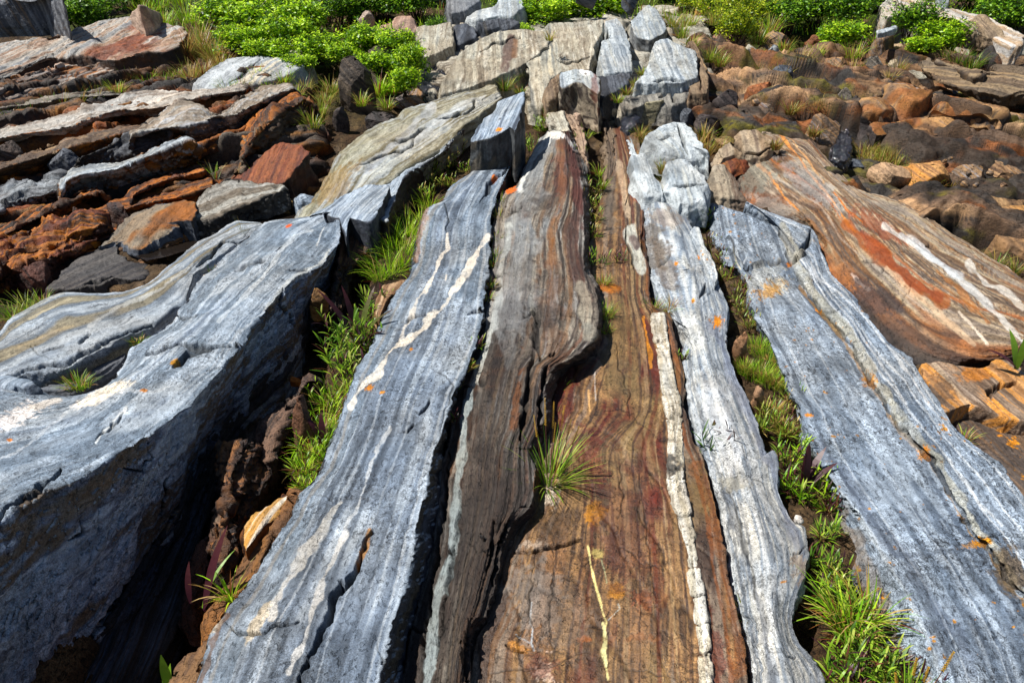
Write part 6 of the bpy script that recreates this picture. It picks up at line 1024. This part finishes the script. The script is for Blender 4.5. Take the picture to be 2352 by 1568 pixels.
bigleaf(1843, 1130, 'tall tuft of dark purple lance leaves in the long gully', [(110, 120, .05, .2, 12, 1), (130, 100, .1, .15, 12, 1), (120, 80, .15, .2, 12, 1), (120, 40, .5, .4, 14, 1), (110, 20, .8, .3, 12, 1), (90, 60, .3, .3, 10, 1), (95, 110, .15, .2, 10, 1)], h=-.1)
for (x, y, hp, w) in [(1810, 1060, 70, 70), (1850, 1140, 80, 110), (1880, 1120, 60, 60), (1820, 1130, 60, 60), (1900, 1170, 60, 40)]:
    herb(x, y, hp, w, 'green herb at the foot of the tall purple lance leaves', 'green herbs around the tall purple lance leaves', n=9, leaf=.06, lw=.01, cols=GR + BRIGHT, purple=.1, extra=30)
for (x, y, hp, w, pu) in [(1890, 1235, 60, 46, .05), (1885, 1300, 50, 80, .3), (1915, 1330, 60, 50, .2), (1900, 1370, 50, 50, .3)]:
    herb(x, y, hp, w, 'narrow-leaved herb in the lower part of the long gully', 'herbs in the lower part of the long gully', n=8, leaf=.06, lw=.009, cols=GR, purple=pu, extra=34)
for (x, y, hp, w, lb) in [(1930, 1420, 130, 90, 'left clump'), (1990, 1430, 140, 90, 'right clump'), (1955, 1470, 120, 110, 'front clump')]:
    tuft(x, y, hp, w, 'coarse wide-bladed grass low in the long gully, ' + lb, 'coarse grass clumps low in the long gully', n=85, cols=GR + BRIGHT, dead=.2, bw=.0062, bend=1.3)
for (x, y, hp, w) in [(1950, 1530, 90, 120), (2010, 1530, 90, 110), (2050, 1580, 90, 120), (1980, 1600, 90, 130), (2100, 1620, 80, 100), (1920, 1570, 70, 80)]:
    herb(x, y, hp, w, 'mixed green and reddish herb at the bottom edge of the long gully', 'herbs at the bottom edge of the long gully', n=11, leaf=.06, lw=.01, cols=GR, purple=.3, extra=60)
plantain(2085, 1640, 130, 120, 'fleshy-leaved clump with three yellow seed spikes at the bottom edge', None, n=70, spikes=[(-15, 0, 170), (20, 0, 140), (62, 0, 190), (-50, 0, 120)], h=-.08)
# --- right side
bigleaf(2335, 850, 'lone plant with four lance leaves at the right edge of the brown slab', [(95, 110, .35, .3, 16, 0), (80, 150, .9, .4, 13, 1), (90, 80, .1, .1, 12, 0), (70, 60, .4, .2, 12, 1)], h=-.0)
tuft(2215, 1008, 44, 60, 'sparse tuft with fine straw stalks on the dark brown slab', None, n=36, cols=GR + [PURP[0]], h=-.08, bw=.004)
for (x, y, hp, w) in [(2290, 610, 50, 50), (2330, 625, 50, 50)]: tuft(x, y, hp, w, 'dull green grass at the dark pool near the right edge', 'dull grass at the right edge pool', n=80, cols=GRD + GRY, h=-.12, bw=.004)
# --- upper left
def far_tuft(pts, label, group, cols, n=70, h=-.06, **kw):
    for (x, y, hp, w) in pts: tuft(x, y, hp, w, label, group, n=n, cols=cols, h=h, bw=kw.get('bw', .007), bend=kw.get('bend', 1.), dead=kw.get('dead', .15), lean=kw.get('lean', (0, 0)))
far_tuft([(20, 275, 40, 70), (70, 262, 36, 60), (120, 250, 40, 50)], 'dark green grass in the shade at the left edge', 'grass in the shade at the left edge', GRD)
far_tuft([(150, 255, 60, 30), (190, 245, 60, 40), (230, 235, 60, 40)], 'long leaning grass blades before the flaky dark rock face', 'leaning grass before the flaky dark rock face', GRY + GRD, n=24, lean=(1.4, 0))
far_tuft([(300, 205, 50, 50), (340, 205, 56, 60), (380, 205, 50, 60), (410, 195, 50, 50)], 'green herb clump before the rounded reddish boulder end', 'green clumps before the rounded reddish boulder end', BRIGHT + GRD, n=110)
far_tuft([(440, 190, 60, 60), (430, 140, 80, 50), (460, 130, 100, 60), (490, 150, 90, 60), (510, 165, 60, 50), (470, 180, 60, 50)], 'tall feathery tan grass between the great slab and the bright bushes', 'tall feathery tan grass', GRY + [lin('#c9b070'), lin('#bfa560')], n=130, dead=.3, h=.0)
far_tuft([(720, 300, 60, 50), (735, 270, 50, 50), (745, 240, 50, 50), (700, 215, 46, 50), (760, 215, 50, 50)], 'soft grey-green tuft beside the dark upright stump', 'soft tufts beside the dark upright stump', GRY + GR, n=90)
far_tuft([(495, 415, 50, 44)], 'pale spiky tuft beside the rust-red angular block', None, GR + [lin('#9ab07a')], n=60, h=-.1); far_tuft([(365, 462, 26, 50)], 'small bright tuft under the low rust-red bed', None, BRIGHT, n=70, h=-.1); far_tuft([(575, 395, 24, 30)], 'tiny leafy sprig at the head of the rust-red angular block', None, BRIGHT, n=24, h=-.02); far_tuft([(447, 450, 36, 26)], 'little upright sprig right of the low rust-red bed', None, GR, n=20, h=-.1)
far_tuft([(870, 220, 60, 50), (900, 215, 60, 44)], 'long-leaved green plant between the stump and the brown pointed rock', 'long-leaved plants by the stump', BRIGHT, n=60, bw=.014)
far_tuft([(1160, 205, 40, 50), (1180, 190, 36, 40), (1150, 185, 36, 40), (1195, 215, 30, 36)], 'dark green grass in the notch below the leaning crest slab', 'grass in the notch below the leaning crest slab', GRD + GR, n=90, h=.05)
far_tuft([(1420, 232, 26, 40), (1440, 215, 26, 40), (1460, 195, 24, 40), (1475, 170, 24, 40)], 'grass line in the crack of the crest right of the pointed pale rock', 'grass line in the crest crack', GRY + GR, n=70, h=.14)
far_tuft([(1262, 90, 30, 30)], 'small tuft in the crest gap above the lichen-spotted rib', None, GRY, n=40, h=.4)
far_tuft([(1630, 140, 44, 50), (1655, 150, 40, 44), (1615, 125, 36, 40)], 'yellow-green tuft on the grassy step right of the crest', 'tufts on the grassy step right of the crest', GR + GRY, n=110, h=.08)
far_tuft([(1545, 60, 60, 50), (1565, 85, 50, 50), (1590, 110, 44, 44), (1640, 55, 40, 50)], 'loose green grass behind the right end of the crest', 'loose grass behind the right end of the crest', GR + GRY, n=80, h=.2)
far_tuft([(1620, 355, 60, 50), (1600, 345, 50, 40), (1615, 320, 50, 40)], 'rusty yellow grass in front of the round dark boulder', 'rusty yellow grass by the dark boulders', GRY, n=90, dead=.4)
far_tuft([(1790, 180, 40, 70), (1840, 150, 50, 80), (1900, 170, 40, 70), (1960, 165, 40, 60), (1850, 240, 50, 60), (1880, 260, 46, 60), (1930, 260, 46, 60), (1815, 260, 40, 40), (2040, 190, 40, 40), (2060, 170, 46, 40), (1780, 340, 30, 40), (1870, 310, 30, 40)], 'dull moss-green grass patch among the loose boulders', 'dull grass patches among the loose boulders', GRY + [lin('#6b6a2c'), lin('#7d6a34')], n=110, h=.02, dead=.35)
far_tuft([(2200, 150, 50, 70), (2230, 160, 50, 60), (2170, 140, 40, 50)], 'green grass patch below the long pale slab in the upper right', 'grass patch below the long pale slab', GR + GRD, n=120, h=.04)
far_tuft([(2130, 440, 40, 70), (2170, 480, 40, 70), (2100, 420, 40, 60), (2210, 520, 40, 60), (2260, 440, 30, 60), (2180, 430, 34, 60)], 'brownish green grass beside the wet hollow in front of the boulders', 'brownish grass beside the wet hollow', GRY + [lin('#6b6a2c'), lin('#7a5c34')], n=120, h=-.12, dead=.4)

far_tuft([(300, 120, 40, 60), (270, 215, 40, 50), (560, 205, 40, 60), (620, 215, 36, 50), (680, 225, 40, 50), (690, 260, 40, 40), (520, 210, 40, 50), (830, 240, 40, 40), (890, 250, 36, 40)], 'yellow-green grass spilling down among the rocks of the upper left', 'grass spilling among the upper left rocks', BRIGHT + GRY, n=90, h=.0)
far_tuft([(1270, 250, 34, 26), (1255, 275, 34, 26), (1345, 320, 40, 30), (1375, 400, 40, 30), (1385, 430, 36, 26)], 'narrow grass tuft squeezed into the cracks around the ridge tip', 'tufts squeezed in around the ridge tip', BRIGHT + GR, n=50, h=-.03, bw=.005)
# grass nobody could count: the wet hollow on the right and the turf behind the rocks
def turf(name, label, n, area, cols, L, w, h, dead=.2):
    s = Strips(); pts = np.array(area); 
    k = 0
    while k < n:
        x, y = U_(pts[:, 0].min(), pts[:, 0].max()), U_(pts[:, 1].min(), pts[:, 1].max())
        ins = False; j = len(area) - 1
        for i in range(len(area)):
            if (area[i][1] > y) != (area[j][1] > y) and x < (area[j][0] - area[i][0]) * (y - area[i][1]) / (area[j][1] - area[i][1]) + area[i][0]: ins = not ins
            j = i
        if not ins: continue
        k += 1
        b = unproj(x, y, h); a = U_(0, 6.283); c = pick(STRAW) if RNG.rand() < dead else pick(cols)
        s.blade(b, (math.cos(a), math.sin(a), 0), U_(0, .5), L * U_(.5, 1.2), w, U_(.2, 1.1), c, c * 1.2, seg=3, twist=U_(-1, 1))
    o = s.build(name, unproj(area[0][0], area[0][1], h)); return tag(o, label, 'grass', None, 'stuff')
turf('grass', 'olive green rushes growing in the wet hollow on the right', 3200, [(1965, 365), (2010, 345), (2100, 352), (2200, 360), (2290, 372), (2270, 395), (2150, 398), (2040, 392), (1975, 385)], GRY + [lin('#5f6a24'), lin('#77702c')], .14, .006, -.15, .25)
turf('grass', 'bright green turf between the bushes behind the rocks', 5000, [(300, 40), (420, 0), (560, -60), (2500, -60), (2500, 60), (1900, 90), (1650, 60), (1200, 60), (900, 90), (600, 150), (480, 140)], GR + BRIGHT, .16, .011, .02, .15)

# ------------------------------------------------------------------ bushes
def bush_mesh(seed, nleaf, cols, ls):
    rng = np.random.RandomState(seed); lumps = [(rng.uniform(-.32, .32), rng.uniform(-.3, .3), rng.uniform(.25, .62), rng.uniform(.12, .24)) for _ in range(22)]
    V = np.zeros((nleaf, 4, 3)); C = np.zeros((nleaf, 4, 3)); k = 0
    while k < nleaf:
        lx, ly, lz, lr = lumps[rng.randint(22)]; u = rng.randn(3); u /= np.linalg.norm(u)
        rr = lr * rng.uniform(.72, 1.12) * (1 + .25 * float(noise(u[0] * 3 + lx * 9, u[1] * 3, u[2] * 3, seed))); p = np.array([lx, ly, lz]) + u * rr
        if p[2] < .02: continue
        nn = u * .7 + rng.randn(3) * .6 + np.array([0, 0, .5]); nn /= np.linalg.norm(nn); a = np.cross(nn, rng.randn(3)); a /= np.linalg.norm(a); b = np.cross(nn, a); L = ls * rng.uniform(.6, 1.3)
        V[k] = [p - a * L, p + b * L * .45, p + a * L, p - b * L * .45]; c = cols[rng.randint(len(cols))] * rng.uniform(.75, 1.25); C[k] = c; k += 1
    F = np.arange(nleaf * 4).reshape(-1, 4)
    fol = add_mesh('foliage', V.reshape(-1, 3), F, LEAF, {'Col': ('FLOAT_COLOR', C.reshape(-1, 3))}, smooth=False, org=np.zeros(3))
    s = Strips(); tw = lin('#3b2a20'); sh = Strips()
    for i in range(110):                    # leafy shoots that break the outline
        l = lumps[rng.randint(22)]; u = rng.randn(3); u[2] = abs(u[2]) + .5; u /= np.linalg.norm(u); p = np.array(l[:3]) + u * l[3] * .7; q = p + u * l[3] * rng.uniform(.5, 1.3)
        s.rod(p, q, .004, tw); n_ = rng.randint(6, 12); c0 = cols[rng.randint(len(cols))]
        for j in range(n_):
            pp = p + (q - p) * (j + 1) / n_; aa = rng.rand() * 6.283; sh.blade(pp, (math.cos(aa), math.sin(aa), 0), rng.uniform(.4, 1.2), ls * rng.uniform(1.2, 2.2), ls * .55, .5, c0 * rng.uniform(.8, 1.3), None, 'leaf', seg=2)
    sh_o = sh.build('shoots', np.zeros(3))
    for i in range(26):
        l = lumps[i % 22]; p = np.array([rng.uniform(-.06, .06), rng.uniform(-.06, .06), -.12]); q = np.array([l[0], l[1], l[2]]) + rng.randn(3) * .1; m = (p + q) / 2 + rng.randn(3) * .04
        s.rod(p, m, .009, tw); s.rod(m, q, .006, tw)
    st = s.build('stem', np.zeros(3)); return fol, st, sh_o
BG = [lin(c) for c in ('#a3cc14', '#bbe01e', '#80b014', '#d0ec3c', '#5f8a16', '#436a12')]
BD = [lin(c) for c in ('#5f9018', '#3d6814', '#7aa820', '#9cc62a', '#2b4a16')]
BY = [lin(c) for c in ('#9cb418', '#b8c422', '#78991a', '#c9cf30', '#5a7a18')]
PROTO = {}
for key, cols, ls in (('bright', BG, .040), ('dark', BD, .034), ('yellow', BY, .030), ('bright2', BG, .046)):
    PROTO[key] = bush_mesh(40 + len(PROTO), 2600, cols, ls)
USED = set()
def bush(key, px, py, wp, hp, label, group, h=.02, depth=1.):
    b = unproj(px, py, h); f = FPX / proj(b[None])[2][0]; W_ = wp / f; Hz = hp / f * 1.05
    rt = root('bush', b, label, 'bush', group); rt.rotation_euler = (0, 0, U_(0, 6.28))
    sc = (W_ / .95, W_ / .95 * depth, Hz / .9)
    for i, src in enumerate(PROTO[key]):
        if (key, i) in USED: o = src.copy(); COL.objects.link(o)
        else: o = src; USED.add((key, i))
        o.parent = rt; o.location = (0, 0, 0); o.scale = sc
    return rt
def bushes(key, pts, label, group, **kw):
    for p in pts: bush(key if U_(0, 1) < .75 else {'bright': 'bright2', 'bright2': 'bright'}.get(key, key), *p, label, group, **kw)
far_tuft([(330, 40, 60, 90), (380, 60, 50, 80), (430, 50, 60, 80), (470, 70, 50, 60), (360, 20, 60, 90), (420, 10, 60, 90), (500, 20, 60, 80), (540, 100, 50, 60), (590, 180, 40, 60), (650, 190, 40, 60), (990, 130, 30, 40)], 'bright grass standing among the bushes at the upper left', 'bright grass among the upper left bushes', BRIGHT, n=110, h=.03)
far_tuft([(1580, 60, 50, 60), (1740, 100, 50, 60), (1765, 80, 60, 60), (1800, 120, 40, 60), (1870, 130, 40, 60), (1960, 130, 44, 70), (2010, 110, 50, 60), (2240, 100, 40, 60), (1150, 80, 40, 50), (1270, 80, 30, 50)], 'light green grass along the front of the shrub row at the top', 'light green grass along the shrub row', BRIGHT + GRY, n=100, h=.05)
bushes('dark', [(190, 75, 120, 80), (130, 85, 100, 70), (240, 50, 120, 80), (170, 30, 130, 80), (290, 20, 120, 70)], 'dark green bush behind the great rounded slab in the upper left corner', 'dark bushes in the upper left corner')
bushes('bright', [(560, 130, 130, 70), (620, 150, 120, 60), (660, 120, 140, 80), (600, 90, 150, 80), (700, 90, 150, 90), (520, 70, 130, 70), (650, 50, 160, 80), (560, 30, 150, 70), (740, 140, 120, 60), (690, 165, 90, 40)], 'bright yellow-green leafy bush in the thicket at the upper left', 'bright bushes of the upper left thicket')
bushes('bright2', [(840, 130, 120, 70), (900, 140, 120, 70), (940, 180, 90, 80), (790, 150, 90, 50), (930, 215, 80, 60), (870, 170, 100, 50)], 'bright yellow-green bush left of the square pale crest block', 'bright bushes left of the crest')
bushes('dark', [(780, 60, 150, 80), (880, 50, 150, 80), (960, 45, 130, 90), (1000, 90, 60, 50), (820, 20, 160, 70), (940, 5, 160, 60), (740, 10, 150, 70)], 'mid green shrub behind the reddish-grey wedge', 'mid green shrubs behind the reddish-grey wedge')
bushes('bright', [(1240, 60, 130, 60), (1320, 45, 130, 60), (1400, 40, 110, 60), (1200, 95, 70, 40), (1290, 15, 150, 60), (1380, 5, 140, 60), (1180, 20, 110, 50)], 'leafy green bush just behind the broad crest slab', 'leafy bushes behind the broad crest slab')
bushes('yellow', [(1690, 100, 110, 90), (1650, 60, 120, 80), (1720, 60, 110, 80), (1600, 30, 110, 60), (1700, 15, 130, 60)], 'yellow-green shrub right of the crest above the brown rocks', 'yellow-green shrubs right of the crest')
bushes('dark', [(1810, 70, 130, 80), (1880, 60, 130, 80), (1950, 60, 120, 80), (1840, 20, 140, 70), (1930, 10, 140, 70), (2010, 30, 110, 70), (1480, -5, 100, 50), (1540, 5, 90, 50)], 'dark olive shrub in the row along the upper right edge', 'dark shrubs along the upper right edge')
bush('bright', 1930, 110, 120, 60, 'rounded bright green bush before the dark shrub row', None); bush('dark', 1900, 100, 60, 50, 'little dark bush left of the rounded bright green one', None)
bush('dark', 2085, 88, 120, 85, 'dark green bush in front of the long pale slab', None, h=.1); bush('bright', 2155, 115, 120, 70, 'bright bush in front of the right half of the long pale slab', None, h=.06); bush('bright2', 2110, 125, 90, 40, 'low bright bush under the dark one by the propped flat slab', None, h=.06)
bushes('dark', [(2280, 60, 140, 80), (2350, 80, 130, 70), (2220, 20, 140, 60), (2330, 20, 140, 60)], 'dark green bush beyond the long pale slab in the upper right corner', 'dark bushes in the upper right corner')
# ------------------------------------------------------------------ standing and trickling water
def pool(label, pts, h):
    m = bpy.data.materials.get('pool_water')
    if m is None:
        m, n, l = new_mat('pool_water'); bs = n['Principled BSDF']; bs.inputs['Base Color'].default_value = (.012, .009, .007, 1); bs.inputs['Roughness'].default_value = .04; bs.inputs['IOR'].default_value = 1.33
        no = n.new('ShaderNodeTexNoise'); no.inputs['Scale'].default_value = 26; no.inputs['Detail'].default_value = 3; g = n.new('ShaderNodeNewGeometry'); l.new(g.outputs['Position'], no.inputs['Vector'])
        bp = n.new('ShaderNodeBump'); bp.inputs['Strength'].default_value = .25; bp.inputs['Distance'].default_value = .02; l.new(no.outputs[0], bp.inputs['Height']); l.new(bp.outputs[0], bs.inputs['Normal'])
    P = unproj(np.array([p[0] for p in pts]), np.array([p[1] for p in pts]), h); P[:, 2] = P[:, 2].mean()
    c = P.mean(0); V = np.vstack([P, c[None]]); n = len(P); F = [(i, (i + 1) % n, n, n) for i in range(n)]
    me = bpy.data.meshes.new('water'); me.from_pydata([tuple(v - c) for v in V], [], [(i, (i + 1) % n, n) for i in range(n)]); me.materials.append(m); me.update()
    o = bpy.data.objects.new('water', me); COL.objects.link(o); o.location = c; o['label'] = label; o['kind'] = 'structure'
pool('small dark pool between the slate plate and the smooth pale slab', K_('930,860 960,740 1180,620 1260,600 1460,640 1420,720 1280,800 1140,860 1000,900'), -.115)
pool('brown pool under the grey ledge', K_('1290,600 1400,540 1700,500 2020,540 1980,600 1860,650 1700,620 1440,660'), -.115)
def trickle(label, area, n, h):
    s = []; m = bpy.data.materials.get('wet_glint')
    if m is None:
        m, nn, l = new_mat('wet_glint'); bs = nn['Principled BSDF']; bs.inputs['Base Color'].default_value = (.02, .02, .025, 1); bs.inputs['Roughness'].default_value = .08; bs.inputs['Specular IOR Level'].default_value = 1.
        no = nn.new('ShaderNodeTexNoise'); no.inputs['Scale'].default_value = 34; no.inputs['Detail'].default_value = 3; g = nn.new('ShaderNodeNewGeometry'); l.new(g.outputs['Position'], no.inputs['Vector'])
        bp = nn.new('ShaderNodeBump'); bp.inputs['Strength'].default_value = 1; bp.inputs['Distance'].default_value = .05; l.new(no.outputs[0], bp.inputs['Height']); l.new(bp.outputs[0], bs.inputs['Normal'])
    a = [p for p in area]; ob = patch('water', label, [(p[0], p[1], h) for p in a], dict(pal=['#15151a', '#1d1d22'], lump=.05, fine=.03, mat=m, res=2.), base=h - .1, flare=.01, dome=0, jag=.01)
    del ob['label']; del ob['category']; ob['kind'] = 'structure'
trickle('water', B_('545,420 700,370 740,380 730,480 690,560 660,640 560,620 540,520'), 0, .0)
trickle('water', J_('1540,420 1600,390 1590,480 1540,530 1500,500'), 0, .0)
trickle('water', C_('1080,880 1160,860 1180,980 1140,1080 1060,1060 1070,950'), 0, .0)
ground()
